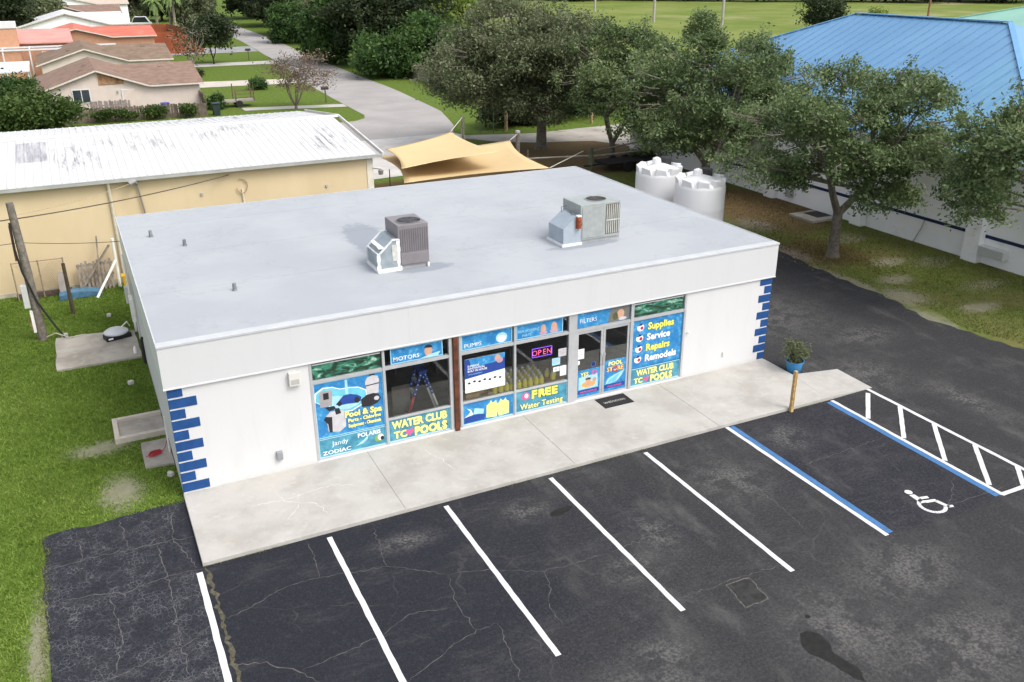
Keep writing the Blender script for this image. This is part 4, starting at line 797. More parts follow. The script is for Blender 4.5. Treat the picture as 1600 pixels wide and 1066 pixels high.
wire('telephone_wire', 'thin low wire from the pole to the shop roof corner', (-3.1, 12.6, 3.48), (-.06, 12.3, 3.2), .05, .012, CAB); wire('telephone_wire', 'thin low wire running off from the pole across lawn', (-3.1, 12.6, 3.48), (-14, 10.5, 4.1), .1, .012, CAB)
wire('drop_wire', 'pale thin wire from the pole to the warehouse service mast', (-3.1, 12.6, 4.4), (.8, 17.4, 4.05), .1, .010, M('cable_tan', (.42, .34, .22)))

# ================================================================== YARD CLUTTER
cp = thing('chain_link_gate', 'rusty chain link gate panel leaning by the warehouse wall', 'gate', (-3.1, 17.3, 0)); RW = M('rusty_wire', (.28, .22, .15), .7, .25, 10)
for x in (-3.85, -2.95, -2.08): MB().tube([(x, 17.3, -.02), (x, 17.3, 1.5)], .03, 6).build('post', RW, cp)
MB().tube([(-3.85, 17.3, 1.48), (-2.05, 17.3, 1.46)], .022, 6).build('top_rail', RW, cp); m = MB()
for i in range(24): x = -3.8+i*.075; m.bar((x, 17.3, .1), (min(x+1.3, -2.06), 17.3, .1+min(1.3, -2.06-x)), .006, .006); m.bar((x, 17.3, 1.4), (min(x+1.3, -2.06), 17.3, 1.4-min(1.3, -2.06-x)), .006, .006)
m.build('wire_mesh', RW, cp, kind='stuff'); box('kick_board', M('dark_board', (.09, .06, .055), .9, .3, 6), cp, -3.9, -1.95, 17.33, 17.4, 0, .22)
tag(MB().tube([(-2.01, 14.84, -.02), (-2.02, 14.86, 1.95)], [.075, .06], 8).build('timber_post', M('dark_post', (.075, .06, .04), .95, .3, 8), None, True), 'dark thin timber post standing alone in the left lawn', 'post')
ib = thing('ironing_board', 'rounded grey board leaning behind the thin timber post', 'board', (-2.2, 16.9, 0)); MB().prism([(-.17,0),(.17,0),(.18,.6),(.15,.85),(.08,.98),(0,1.02),(-.08,.98),(-.15,.85),(-.18,.6)], 'y', 0, .04).build('panel', M('board_taupe', (.27, .24, .215), .8, .1), ib, local=True, bevel=.01); box('foot', PV, ib, -2.3, -2.05, 16.85, 16.98, -.01, .12); ib.rotation_euler = (R(-14), 0, R(8))
pl = thing('wooden_pallet', 'weathered grey wooden pallet leaning upright against the warehouse wall', 'pallet', (-1.05, 17.25, 0)); GW = M('grey_wood', (.24, .205, .17), .95, .3, 6, .4, 20)
for i in range(9): MB().box(-.6+i*.145, -.6+i*.145+.09, -.02, .01, 0, 1.1+.05*((i*7) % 3)).build('slat', GW, pl, local=True)
for z in (.1, .55, .98): MB().box(-.62, .70, .012, .09, z, z+.09).build('stringer', GW, pl, local=True)
pl.rotation_euler = (R(-14), 0, 0)
lm = tag(MB().bar((-1.65, 17.1, .1), (-.35, 17.5, 1.7), .1, .06).build('scrap_plank', GW, None), 'loose weathered plank lying diagonally across the pallet', 'plank'); tag(MB().bar((-.95, 16.9, .02), (-.75, 17.6, 2.1), .05, .04).build('scrap_plank', GW, None), 'thin upright stick leaning on the warehouse wall', 'plank')
tag(MB().prism([(-1.0,0),(-.98,.2),(-.5,.3),(.1,.27),(.5,.16),(.55,0)], 'y', -.25, .25).build('tarp', M('blue_tarp', (.07, .16, .25), .6, .25, 5, .5, 9), None, bevel=.03), 'blue tarpaulin bundle at the foot of the pallet', 'tarp'); bpy.data.objects['tarp'].location = (-1.45, 16.75, 0)
wpv = thing('pvc_frame', 'white plastic pipe prop leaning beside the shop corner', 'pipe', (-.25, 17, 0)); MB().tube([(-.22, 17.3, 0), (-.2, 17.3, 2.0)], .06, 8).build('upright', PV, wpv, True); MB().tube([(-1.12, 16.2, .02), (-.22, 17.25, 1.1)], .05, 8).build('brace', PV, wpv, True)
yb_ = thing('yellow_bin', 'yellow plastic bin at the back corner of shop', 'bin', (.1, 16.7, 0)); MB().prism([(-.16,0),(.16,0),(.21,.62),(-.21,.62)], 'y', -.18, .18).build('body', M('bin_yellow', (.60, .36, .03), .5, .1), yb_, local=True, bevel=.02); MB().box(-.23, .23, -.2, .2, .62, .66).build('lid', M('bin_yellow', (.6, .36, .03)), yb_, local=True, bevel=.01)
dsh = thing('satellite_dish', 'pale dish on a black base lying on the concrete pad', 'dish', (-.72, 11.45, .06)); BB = M('black_base', (.018, .018, .02), .6)
MB().box(-.42, .42, -.24, .20, 0, .16).build('base', BB, dsh, local=True, bevel=.03); MB().lathe(.02, .12, [(.40, .16), (.40, .2), (.3, .27), (.15, .31), (.01, .32)], 24).build('dish', M('dish_grey', (.55, .57, .60), .4, .05), dsh, True, local=True); MB().tube([(.2, .1, .3), (.45, .2, .42), (.55, .3, .2)], .02, 6).build('arm', PV, dsh, True, local=True); MB().box(-.36, -.2, -.243, -.24, .06, .12).build('label_plate', JW, dsh, local=True); dsh.rotation_euler.z = .25
tag(MB().lathe(-.28, 9.75, [(.05, .06), (.055, .22), (.03, .27), (.025, .31)], 10).build('plastic_bottle', JW, None, True), 'white plastic bottle on the concrete pad near the wall', 'bottle')
m = MB(); rr = random.Random(9)
for k_ in range(9):
    a_, b_, ox, oy, ph = rr.uniform(.10, .22), rr.uniform(.06, .13), rr.uniform(-.06, .06), rr.uniform(-.12, .12), rr.uniform(0, 6)
    m.tube([(-.40+ox+a_*math.cos(t_*.55+ph), 2.40+oy+b_*math.sin(t_*.55+ph+.6), .06+.008*k_+.004*math.sin(t_)) for t_ in range(10)], .0085, 6)
m.tube([(-.3, 2.35, .08), (-.15, 2.6, .1), (-.07, 2.45, .4), (-.06, 2.4, .8)], .009, 6); tag(m.build('garden_hose', M('red_hose', (.38, .02, .035), .5, .1), None, True), 'coiled red garden hose on the small pad', 'hose')
for i, (x, y, lab) in enumerate([(-.62, 7.4, 'pale lump of concrete alone on the lawn'), (-.85, 13.9, 'white crumpled litter near the dish'), (-.18, 1.2, 'pale stone beside the shop corner'), (-2.35, 12.5, 'broken block on the pad edge')]):
    r_ = random.Random(i); m = MB(); n = 9; m.add([(x+(.12 if i == 3 else .09)*r_.uniform(.7, 1.2)*math.cos(2*math.pi*q/n), y+.08*r_.uniform(.7, 1.2)*math.sin(2*math.pi*q/n), z_) for z_, s_ in ((-.01, 1), (.12, 1)) for q in range(n)], [tuple(range(n))[::-1], tuple(range(n, 2*n))]+[(q, (q+1) % n, n+(q+1) % n, n+q) for q in range(n)]); tag(m.build('rubble_stone', CPM, None, bevel=.02), lab, 'stone')

# ================================================================== SHADE SAILS AND YARD FENCE
SAIL = NG('tan_shade_cloth', .85, .15); n = SAIL.noise(1.2, 4); SAIL.col(SAIL.mix(n, (.56, .42, .225, 1), (.62, .475, .265, 1))); SAIL.bump(SAIL.noise(200, 2), .15, .003); SAIL = SAIL.m
def sail(label, C4, dip, post=None):
    t = thing('shade_sail', label, 'shade sail', (C4[0][0], C4[0][1], 0), 'tan shade sails')
    P4 = [Vector(c) for c in C4]; n = 18; V = []; F = []; ce = sum(P4, Vector())/4
    for i in range(n+1):
        for j in range(n+1):
            u, v = i/n, j/n
            p = P4[0]*(1-u)*(1-v)+P4[1]*u*(1-v)+P4[2]*u*v+P4[3]*(1-u)*v
            e = max(4*u*(1-u)*(1-4*v*(1-v)), 4*v*(1-v)*(1-4*u*(1-u)))     # edges bow inwards between corners
            p = p.lerp(ce, .11*e); p.z -= dip*16*u*(1-u)*v*(1-v); V.append(p); F += [(i*(n+1)+j, (i+1)*(n+1)+j, (i+1)*(n+1)+j+1, i*(n+1)+j+1)] if i < n and j < n else []
    o = MB().add(V, F).build('cloth', SAIL, t, True); s_ = o.modifiers.new('thick', 'SOLIDIFY'); s_.thickness = .012
    for a, b in (post or []): MB().tube([a, b], .02, 5).build('tie_rope', M('rope_pale', (.6, .58, .52), .8), t)
    return t
def fpost(x, y, h, lab, r_=.1, mat=WPL):
    return tag(MB().tube([(x, y, -.02), (x, y, h)], [r_, r_*.92], 10).build('fence_post', mat, None, True), lab, 'post')
sail('tan shade sail tied to the post by the street, overlapping the other', [(13.9, 25.6, 2.85), (18.9, 28.6, 2.9), (18.6, 21.4, 3.0), (12.95, 20.3, 2.9)], .15, [((18.9, 28.6, 2.9), (21.3, 32.5, 3.0))])
sail('tan shade sail lying lower, tied to the post beside the oak', [(13.8, 26.6, 2.3), (21.6, 26.3, 2.55), (20.2, 18.9, 2.5), (12.9, 19.9, 2.3)], .4, [((21.6, 26.3, 2.55), (22.95, 28.0, 2.55)), ((20.2, 18.9, 2.5), (26.9, 27.0, 1.35))])
fpost(21.35, 32.55, 3.05, 'tall dark post holding the sail beside the street'); q_ = fpost(22.95, 28.0, 2.62, 'stout post with metal cap holding the lower sail', .13); MB().lathe(22.95, 28, [(.15, 2.6), (.15, 2.72), (.02, 2.76)], 10).build('cap', GTR, q_)
fpost(27.5, 27.1, 1.5, 'thick mossy round fence post in front of the forked oak', .17, M('mossy_post', (.12, .13, .08), .95, .3, 6)); fpost(24.9, 30.5, 1.0, 'short thin fence post in the mulch', .06); fpost(13.2, 27.9, 1.0, 'short grey post in the mulch by the sails', .17); fpost(14.6, 27.2, 1.4, 'thin dark rod under the sails', .03); fpost(24.85, 40.9, .8, 'short white marker post at the alley mouth', .1, PV)
for i, (a, b, lab) in enumerate([((23.1, 28.4, .95), (27.4, 27.1, 1.0), 'grey rail from the capped post to the mossy post'), ((27.5, 27.1, 1.25), (32.6, 28.6, 1.25), 'upper grey rail running to the white building'), ((27.5, 27.1, .95), (32.4, 26.6, 1.1), 'lower grey rail running to the white building')]): tag(MB().tube([a, b], .05, 7).build('fence_rail', M('grey_rail', (.33, .30, .26), .9, .2, 5), None, True), lab, 'rail')
dt = thing('flatbed_trailer', 'low dark flatbed trailer parked under the oaks', 'trailer', (30.2, 27, 0)); DKW = M('dark_deck', (.022, .02, .02), .9, .2, 5)
for i in range(6): box('deck_plank', DKW, dt, 28.2, 32.3, 26.2+i*.28, 26.2+i*.28+.26, .50, .56)
box('frame', DKW, dt, 28.2, 32.3, 26.25, 27.8, .38, .50)
for x in (29.6, 30.5):
    for y in (26.1, 27.9): MB().tube([(x, y-.09, .33), (x, y+.09, .33)], .33, 16).build('wheel', BLK, dt, True)
MB().bar((28.2, 27.0, .42), (27.0, 27.0, .4), .1, .08).build('drawbar', DKW, dt)

# ================================================================== WHITE BUILDING WITH BLUE ROOF
wb = thing('commercial_building', 'long white walled building with bright blue metal roof', 'building', (40, 12, 0))
WW = M('white_block_paint', (.86, .86, .865), .85, .05, .5, .15, 30, dirt=(.70, .69, .68), dsc=.5)
box('wall', WW, wb, 33.2, 33.5, -12, 31.5, -.01, 4.3); box('wall', WW, wb, 33.5, 53, 31.2, 31.5, -.01, 4.3); box('wall', WW, wb, 52.7, 53, -12, 31.2, -.01, 4.3); box('wall', WW, wb, 33.5, 52.7, -12, -11.7, -.01, 4.3)
ST = M('navy_stripe', (.012, .022, .075), .7, .1)
PY = [-8.6, -2.2, 4.35, 10.8, 17.1, 23.6, 29.9]
for y in PY: box('pilaster', WW, wb, 32.85, 33.198, y-.38, y+.38, -.01, 4.25, bevel=.02)
for a, b in zip(PY[:-1], PY[1:]): box('wall_stripe', ST, wb, 33.17, 33.199, a+.385, b-.385, 1.10, 1.24)
ac = box('wall_air_conditioner', M('unit_white', (.66, .66, .65), .5, .05), wb, 32.85, 33.19, 2.75, 4.0, .42, .82, bevel=.02)
for i in range(6): box('louvre', GTR, ac, 32.84, 32.852, 2.8, 3.95, .47+i*.055, .49+i*.055)
MB().tube([(33.17, 7.1, 1.1), (33.1, 7.15, .7), (33.15, 7.5, 0)], .03, 6).build('drain_hose', GTR, wb, True); MB().tube([(33.17, 11.3, .8), (33.05, 11.3, .8)], .05, 8).build('dryer_vent', GTR, wb, True)
box('service_box', GTR, wb, 32.95, 33.19, 15.5, 15.9, .3, 1.3, bevel=.01)
sb_ = thing('concrete_step', 'concrete step with a dark mat against the white building', 'step', (32.4, 12.9, 0)); box('step', SLB, sb_, 31.2, 32.84, 11.9, 13.6, -.02, .12, bevel=.02); box('mat', BLK, sb_, 31.9, 32.8, 12.3, 13.3, .12, .135)
# blue hip roof in standing seam panels
BR = NG('blue_metal_roof', .42, .4); X, Y, Z = BR.xyz(); n = BR.noise(.25, 4); n2 = BR.noise(2, 5, .7, BR.co('Position', (.25, 2, .25)))
k = BR.mix(BR.rng(n, .35, .65), (.125, .27, .45, 1), (.15, .31, .495, 1)); fade = BR.math('MULTIPLY', BR.ell(X, Y, 38, 7.2, 8, 2.6, n2, .5), BR.rng(n2, .42, .62, .1, .8)); k = BR.mix(fade, k, (.17, .37, .47, 1)); k = BR.mix(BR.rng(n2, .5, .8, 0, .3), k, (.14, .30, .48, 1)); BR.col(k); BR.b.inputs['Metallic'].default_value = .15; BR = BR.m
BRS = M('seam_blue', (.11, .24, .42), .5, .05)
EX, RX, EZ, RZ, Ya, Yb = 32.8, 43.0, 4.5, 9.0, 1.8, 32.5
sl_k = (RZ-EZ)/(RX-EX)
def topx(y): return EX+max(.02, min(RX-EX, y-Ya, Yb-y))
nP = 46; dy = (Yb-Ya)/nP
for i in range(nP):
    y0, y1 = Ya+i*dy, Ya+(i+1)*dy; m = MB()
    a, b = topx(y0), topx(y1); z = lambda x: EZ+(x-EX)*sl_k
    m.add([(EX, y0, EZ), (EX, y1-.01, EZ), (b, y1-.01, z(b)), (a, y0, z(a)), (EX, y0, EZ-.05), (EX, y1-.01, EZ-.05), (b, y1-.01, z(b)-.05), (a, y0, z(a)-.05)], [(0,1,2,3),(4,7,6,5),(0,4,5,1),(1,5,6,2),(2,6,7,3),(3,7,4,0)])
    m.build('roof_panel', BR, wb)
    if i: m2 = MB(); m2.bar((EX, y0, EZ+.03), (a, y0, z(a)+.012), .04, .045); m2.build('roof_seam', BRS, wb)
    m3 = MB(); m3.add([(2*RX-EX, y0, EZ), (2*RX-EX, y1, EZ), (2*RX-b, y1, z(b)), (2*RX-a, y0, z(a))], [(0, 1, 2, 3)])
    if i % 46 == 0: far_ = MB()
    far_.add(m3.v, m3.f)
far_.build('far_roof_slope', BR, wb)
for ye, yr in ((Yb, Yb-10.2), (Ya, Ya+10.2)): MB().add([(EX, ye, EZ), (2*RX-EX, ye, EZ), (RX, yr, RZ)], [(0, 1, 2)]).build('hip_end_slope', BR, wb)
RC = M('ridge_blue', (.13, .30, .50), .45, .05)
MB().bar((RX, Ya+10.2, RZ+.05), (RX, Yb-10.2, RZ+.03), .34, .06).build('ridge_cap', RC, wb)
for (yc, yr) in ((Yb, Yb-10.2), (Ya, Ya+10.2)): MB().bar((EX, yc, EZ+.03), (RX, yr, RZ+.03), .26, .06).build('hip_cap', RC, wb)
box('eave_trim', TRIM, wb, EX-.04, EX+.0, Ya-.03, Yb+.03, EZ-.28, EZ-.06); box('soffit', TRIM, wb, EX, 33.2, Ya, Yb, EZ-.28, EZ-.2)
# lower wing at the street end of the same building
box('wing_roof_deck', BR, wb, 33.0, 50, -11.8, 1.7, 4.31, 4.5)
# green roofed building beyond
gb = thing('green_roof_building', 'pale building with green hipped roof beyond the blue roof', 'building', (86, 42, 0)); box('wall', WW, gb, 75, 105, 20, 52, -.01, 4.6)
GRM = M('green_metal_roof', (.22, .42, .34), .5, .08, .4)
MB().add([(74,19,4.6),(106,19,4.6),(106,53,4.6),(74,53,4.6),(88,33,8.4),(92,33,8.4),(92,39,8.4),(88,39,8.4)], [(0,1,5,4),(1,2,6,5),(2,3,7,6),(3,0,4,7),(4,5,6,7)]).build('roof', GRM, gb)
MB().bar((74, 53, 4.65), (88, 39, 8.45), .3, .12).build('hip_cap', GRM, gb)
# ================================================================== HOUSES ALONG THE STREET
BRN = M('brown_shingles', (.225, .148, .112), .95, .16, 1.6, .4, 14, dirt=(.17, .11, .085), dsc=.7)
BRN2 = M('mossy_shingles', (.20, .14, .10), .95, .18, 1.2, .4, 14, dirt=(.115, .11, .055), dsc=.35)
PKW = M('pale_pink_stucco', (.60, .52, .455), .9, .05, 1)
def slab_roof(m, a, b, c, d, th=.14):
    V = [Vector(q) for q in (a, b, c, d)]; m.add(V+[v-Vector((0, 0, th)) for v in V], [(0,1,2,3),(7,6,5,4),(0,4,5,1),(1,5,6,2),(2,6,7,3),(3,7,4,0)])
def house(label, y, wall, roof, ax=1.8, x0=-2.7, x1=5.83, xw=10.25, za=3.9, ze=2.48, dp=12., trim=None):
    trim = M('cream_fascia', (.58, .53, .47), .8, .06)
    t = thing('house', label, 'house', ((x0+xw)/2, y, 0)); k = (za-ze)/(x1-ax); zl = za-k*(ax-x0); o = .35
    MB().prism([(x0+o, -.01), (x1, -.01), (x1, ze-.16), (ax, za-.2), (x0+o, zl-.04)], 'y', y, y+dp).build('wall', wall, t)
    MB().prism([(y+.0, -.01), (y+dp-1, -.01), (y+dp-1, ze-.1), (y+dp/2, za-.35), (y, ze-.16)], 'x', x1, xw-.35).build('wing_wall', wall, t)
    m = MB(); slab_roof(m, (x0-.15, y-o, zl), (ax, y-o, za), (ax, y+dp+o, za), (x0-.15, y+dp+o, zl)); m.build('roof_slope', roof, t)
    m = MB(); slab_roof(m, (ax, y-o, za), (x1, y-o, ze), (x1, y+dp+o, ze), (ax, y+dp+o, za)); m.build('roof_slope', roof, t)
    m = MB(); slab_roof(m, (x1, y-o, ze+.004), (xw, y-o, ze+.004), (xw, y+dp/2, za-.22), (ax+.6, y+dp/2, za-.22)); m.build('wing_roof_slope', roof, t)
    m = MB(); slab_roof(m, (xw, y+dp/2, za-.22), (xw, y+dp, ze), (x1, y+dp, ze), (ax+.6, y+dp/2, za-.22)); m.build('wing_roof_slope', roof, t)
    for a, b in (((x0-.15, y-o-.03, zl-.1), (ax, y-o-.03, za-.1)), ((ax, y-o-.03, za-.1), (x1, y-o-.03, ze-.1)), ((x1, y-o-.03, ze-.1), (xw, y-o-.03, ze-.1))): MB().bar(a, b, .05, .13).build('fascia_board', trim, t)
    return t
h1 = house('pale pink stucco house with brown shingle roof facing the warehouse', 64, PKW, BRN)
DGL = M('dark_window_glass', (.035, .045, .055), .15, .1, 3, spec=.6)
w_ = MB().box(-.25, 1.15, 63.93, 63.99, 1.25, 2.4).build('window', TRIM, h1)
for x0, x1 in ((-.17, .43), (.50, 1.07)): box('pane', DGL, w_, x0, x1, 63.92, 63.935, 1.33, 2.32)
d_ = MB().box(3.62, 4.52, 63.93, 63.99, 0, 2.1).build('door', M('door_cream', (.60, .51, .44), .7, .04), h1); box('frame', TRIM, d_, 3.55, 3.62, 63.92, 63.99, 0, 2.17); box('frame', TRIM, d_, 3.62, 4.6, 63.92, 63.99, 2.1, 2.17)
MB().prism([(1.9, 2.65), (3.85, 2.65), (3.85, 3.02), (1.9, 3.58)], 'y', 63.94, 63.99).build('gable_board', M('plywood_brown', (.32, .18, .095), .9, .35, 4), h1); box('wall_lamp', GTR, h1, 3.2, 3.32, 63.88, 64, 1.95, 2.15)
for (x, y, z) in [(.6, 66.5, 3.62), (1.0, 69.5, 3.75), (7.2, 68.6, 3.42)]: box('roof_vent', BRN, h1, x, x+.35, y, y+.35, z-.15, z+.08)
h2 = house('pale stucco house with mossy brown roof behind the pink house', 84.5, PKW, BRN2, za=4.05, ze=2.75)
for (x, y, z) in [(.2, 87, 3.65), (7.6, 89, 3.6)]: box('roof_vent', BRN2, h2, x, x+.4, y, y+.4, z-.15, z+.1)
REDR = M('red_metal_roof', (.52, .135, .085), .6, .12, .8, dirt=(.60, .25, .2), dsc=.4); TERW = M('terracotta_wall', (.46, .25, .16), .9, .06)
h3 = house('terracotta house with faded red metal roof', 106, TERW, REDR, za=4.75, ze=3.7, x0=-6, xw=11)
box('wing_wall', M('salmon_wall', (.56, .30, .19), .9, .06), h3, -11, -4.3, 98, 99, -.01, 5.4); box('parapet', TRIM, h3, -11, -4.25, 97.9, 99.1, 5.4, 6.1)
m = MB(); slab_roof(m, (-5.2, 98.6, 3.8), (1.2, 98.6, 3.75), (1.2, 107, 4.7), (-5.2, 107, 4.8)); m.build('porch_roof', M('pink_metal_roof', (.58, .27, .23), .6, .1, .6), h3); box('porch_wall', TERW, h3, -4.3, .8, 99, 99.2, -.01, 3.6)
w_ = MB().box(-2.2, -.9, 98.94, 98.99, 1.9, 2.8).build('window', TRIM, h3)
for x in (-2.1, -1.5): box('pane', DGL, w_, x, x+.5, 98.92, 98.945, 1.98, 2.72)
WHR = M('white_shingle_roof', (.60, .61, .63), .8, .06, .5); h4 = house('pale house with wide white roof behind the red roof', 127, WW, WHR, za=5.6, ze=4.0, x0=-6, x1=7, xw=9, ax=1.3)
h5 = house('far tan house with brown gable roof', 160, M('tan_stucco', (.45, .36, .27), .9, .06), BRN, za=5.4, ze=4.0, x0=-4, x1=6, xw=11, ax=1.2)
h6 = house('farthest pale house with light roof among trees', 196, WW, M('buff_roof', (.48, .40, .34), .9, .08), za=5.6, ze=4.2, x0=-2, x1=9, xw=15, ax=3)
# white carport and pergola beside the mossy roof
cpt = thing('carport', 'white flat carport with open sides beside the brown houses', 'carport', (-5, 84, 0)); m = MB(); slab_roof(m, (-9, 80, 2.5), (-3.4, 80, 2.55), (-3.4, 88, 2.75), (-9, 88, 2.7)); m.build('roof', WHR, cpt)
for x in (-8.5, -5.8, -3.6):
    for y in (80.3, 87.7): box('post', TRIM, cpt, x, x+.12, y, y+.12, -.01, 2.5)
pg = thing('pergola', 'white open pergola frame in front of the terracotta house', 'pergola', (-4, 92, 0))
for x in (-8.5, -6, -3.4, -.6, 2.2, 5.2): box('post', TRIM, pg, x, x+.14, 94, 94.14, -.01, 3.3)
for z in (3.3,): box('beam', TRIM, pg, -9, 5.6, 93.95, 94.15, z, z+.16); box('beam', TRIM, pg, -9, 5.6, 97.6, 97.8, z, z+.16)
for x in (-8.5, -6, -3.4): box('cross_beam', TRIM, pg, x, x+.14, 94.15, 97.6, 3.3, 3.44)
# ---- wooden fence behind the warehouse
FW = M('old_fence_wood', (.15, .12, .095), .95, .3, 3, .4, 18); FWL = M('grey_fence_wood', (.25, .215, .19), .95, .25, 3, .4, 18)
def picket_fence(name, label, pts, h, mat, pw=.16, group=None, seed=1):
    r_ = random.Random(seed); t = thing(name, label, 'fence', (pts[0][0], pts[0][1], 0), group); sh = []
    for v in range(3):
        m = MB().prism([(0, 0), (pw*.94, 0), (pw*.94, h-.04*v), (pw*.7, h+.03-.04*v), (pw*.3, h+.03-.04*v), (0, h-.05*v)], 'y', -.012, .012); o = m.build('picket', mat, t, local=True); sh.append(o.data); bpy.data.objects.remove(o)
    for (a, b) in zip(pts[:-1], pts[1:]):
        a = Vector((*a, 0)); b = Vector((*b, 0)); n = max(1, int((b-a).length/pw)); an = math.atan2(b.y-a.y, b.x-a.x)
        for i in range(n):
            p = a.lerp(b, i/n)-wloc(t); o = link('picket', sh[r_.randrange(3)], None, t, loc=(p.x, p.y, -.01)); o.rotation_euler = (r_.gauss(0, .03), r_.gauss(0, .015), an)
        MB().bar(a+Vector((0, .06, h*.75)), b+Vector((0, .06, h*.75)), .05, .09).build('rail', mat, t)
    return t
picket_fence('picket_fence', 'old dark wooden fence overgrown by ivy below the pink house', [(-8, 61.2), (2.5, 61.6), (7.0, 61.4), (9.8, 60.6)], 1.15, FW, .2)
picket_fence('picket_fence', 'short grey fence section leaning before the house window', [(.9, 62.6), (4.0, 62.5)], 1.55, FWL, .2, seed=4)
picket_fence('picket_fence', 'short fence return running back beside the pink house', [(9.8, 60.6), (9.75, 66)], 1.8, FW, .2, seed=5)
picket_fence('picket_fence', 'grey wooden fence along the street verge below the big oak', [(34.9, 82.5), (34.6, 78), (34.2, 69.5), (35.2, 63.5)], 1.75, FWL, .22, seed=6)
# orange fence
orf = thing('privacy_fence', 'tall orange red board fence far along the street', 'fence', (15, 135, 0)); OR_ = M('orange_fence', (.27, .07, .03), .85, .12, .6)
def run(a, b, h, t, mat, pw):
    a = Vector((*a, 0)); b = Vector((*b, 0)); n = max(1, int((b-a).length/pw))
    for i in range(n): p, q = a.lerp(b, i/n), a.lerp(b, (i+.97)/n); MB().bar(p+Vector((0, 0, h/2)), q+Vector((0, 0, h/2)), .06, h).build('board_panel', mat, t)
run((6, 143), (16, 140), 3.0, orf, OR_, 1.); run((16, 140), (18.6, 121.5), 3.0, orf, OR_, 1.); run((10.5, 122), (18.6, 121.5), 3.0, orf, OR_, 1.)
# trailer, bins, mailboxes
def bin_(label, x, y, mat):
    t = thing('wheelie_bin', label, 'bin', (x, y, 0)); MB().prism([(-.26,0),(.26,0),(.33,.95),(-.33,.95)], 'y', -.3, .3).build('body', mat, t, local=True, bevel=.03); MB().box(-.36, .36, -.36, .34, .95, 1.03).build('lid', mat, t, local=True, bevel=.03)
    for s_ in (-.27, .21): MB().tube([(s_, .3, .1), (s_+.06, .3, .1)], .1, 10).build('wheel', BLK, t, local=True)
BBL = M('bin_blue', (.02, .06, .30), .5, .1)
bin_('blue recycling bin against the pink house wall', 6.75, 62.9, BBL); bin_('blue recycling bin at the far driveway by the orange fence', 20.9, 137, BBL); bin_('dark green bin at the corner of the pink house fence', 10.6, 60.9, M('bin_green', (.02, .035, .03), .5))
tr = thing('utility_trailer', 'small rusty utility trailer with a mesh tailgate on the lawn', 'trailer', (13.6, 66, 0)); TRM = M('trailer_brown', (.13, .085, .06), .8, .25, 4)
box('deck', M('deck_grey', (.28, .25, .22), .9, .2, 3), tr, 11.5, 14.6, 64.6, 66.2, .45, .55)
for x in (12.9, 14.5):
    for y in (64.6, 66.1): box('stake', TRM, tr, x, x+.08, y, y+.08, .5, 1.9 if x > 14 or y > 66 else 1.6)
for z in (.8, 1.1, 1.4): box('tailgate_bar', TRM, tr, 12.95, 14.55, 64.6, 64.64, z, z+.05)
for y in (64.5, 66.2): MB().tube([(13.2, y-.08, .3), (13.2, y+.08, .3)], .3, 14).build('wheel', BLK, tr, True)
MB().bar((11.5, 65.4, .48), (10.4, 65.4, .4), .1, .08).build('drawbar', TRM, tr)
def mailbox(label, x, y):
    t = thing('mailbox', label, 'mailbox', (x, y, 0)); MB().box(-.05, .05, -.05, .05, -.01, 1.15).build('post', M('mail_post', (.12, .09, .07), .9, .2, 8), t, local=True)
    MB().prism([(-.14,1.15),(.14,1.15),(.14,1.34),(.10,1.42),(0,1.45),(-.10,1.42),(-.14,1.34)], 'x', -.35, .3).build('box', M('mail_black', (.03, .03, .033), .5), t, local=True); MB().box(.305, .32, -.1, .1, 1.18, 1.38).build('door', M('mail_grey', (.10, .10, .11), .5), t, local=True)
mailbox('dark mailbox at the verge by the bare pinkish shrub tree', 20.9, 63.9); mailbox('dark mailbox on a post beside the second driveway', 22.3, 107.6); mailbox('dark mailbox on a post farther along by the blue bin', 24.6, 133)
# parked vehicles far away
def car(label, x, y, rz, L, H, col, truck=False):
    t = thing('parked_car', label, 'car', (x, y, 0)); t.rotation_euler.z = rz; h = L/2; c = M('car_'+label[:12].replace(' ', '_'), col, .3, .03, spec=.5)
    b = [(-h,.35),(h,.35),(h,.75),(h-.1,.95),(h*.45,1.02),(h*.22,H),(-h*.62 if not truck else -h*.15,H),(-h*.92 if not truck else -h*.2,1.02),(-h,.95)]
    MB().prism(b, 'y', -.88, .88).build('body', c, t, local=True, bevel=.06); g_ = M('car_glass', (.02, .025, .03), .1, .05, spec=.6)
    MB().prism([(h*.40,1.04),(h*.20,H-.06),(-h*.58 if not truck else -h*.12,H-.06),(-h*.82 if not truck else -h*.16,1.04)], 'y', -.89, .89).build('windows', g_, t, local=True)
    for sx in (-.62, .62):
        for sy in (-.8, .8): MB().tube([(sx*h, sy-.11, .33), (sx*h, sy+.11, .33)], .33, 14).build('wheel', BLK, t, local=True, smooth=True)
    for sy in (-.6, .6): MB().box(h-.02, h+.01, sy-.15, sy+.15, .65, .8).build('headlight', JW, t, local=True)
car('white pickup truck parked under the far dark oak', 10.6, 187, 2.9, 5.4, 1.85, (.72, .73, .74), True); car('white van parked beside the far pickup truck', 15.2, 184, 3.0, 5.2, 2.1, (.75, .76, .77)); car('silver car parked by the far house edge', 5.2, 180, 3.3, 4.6, 1.5, (.45, .47, .5))
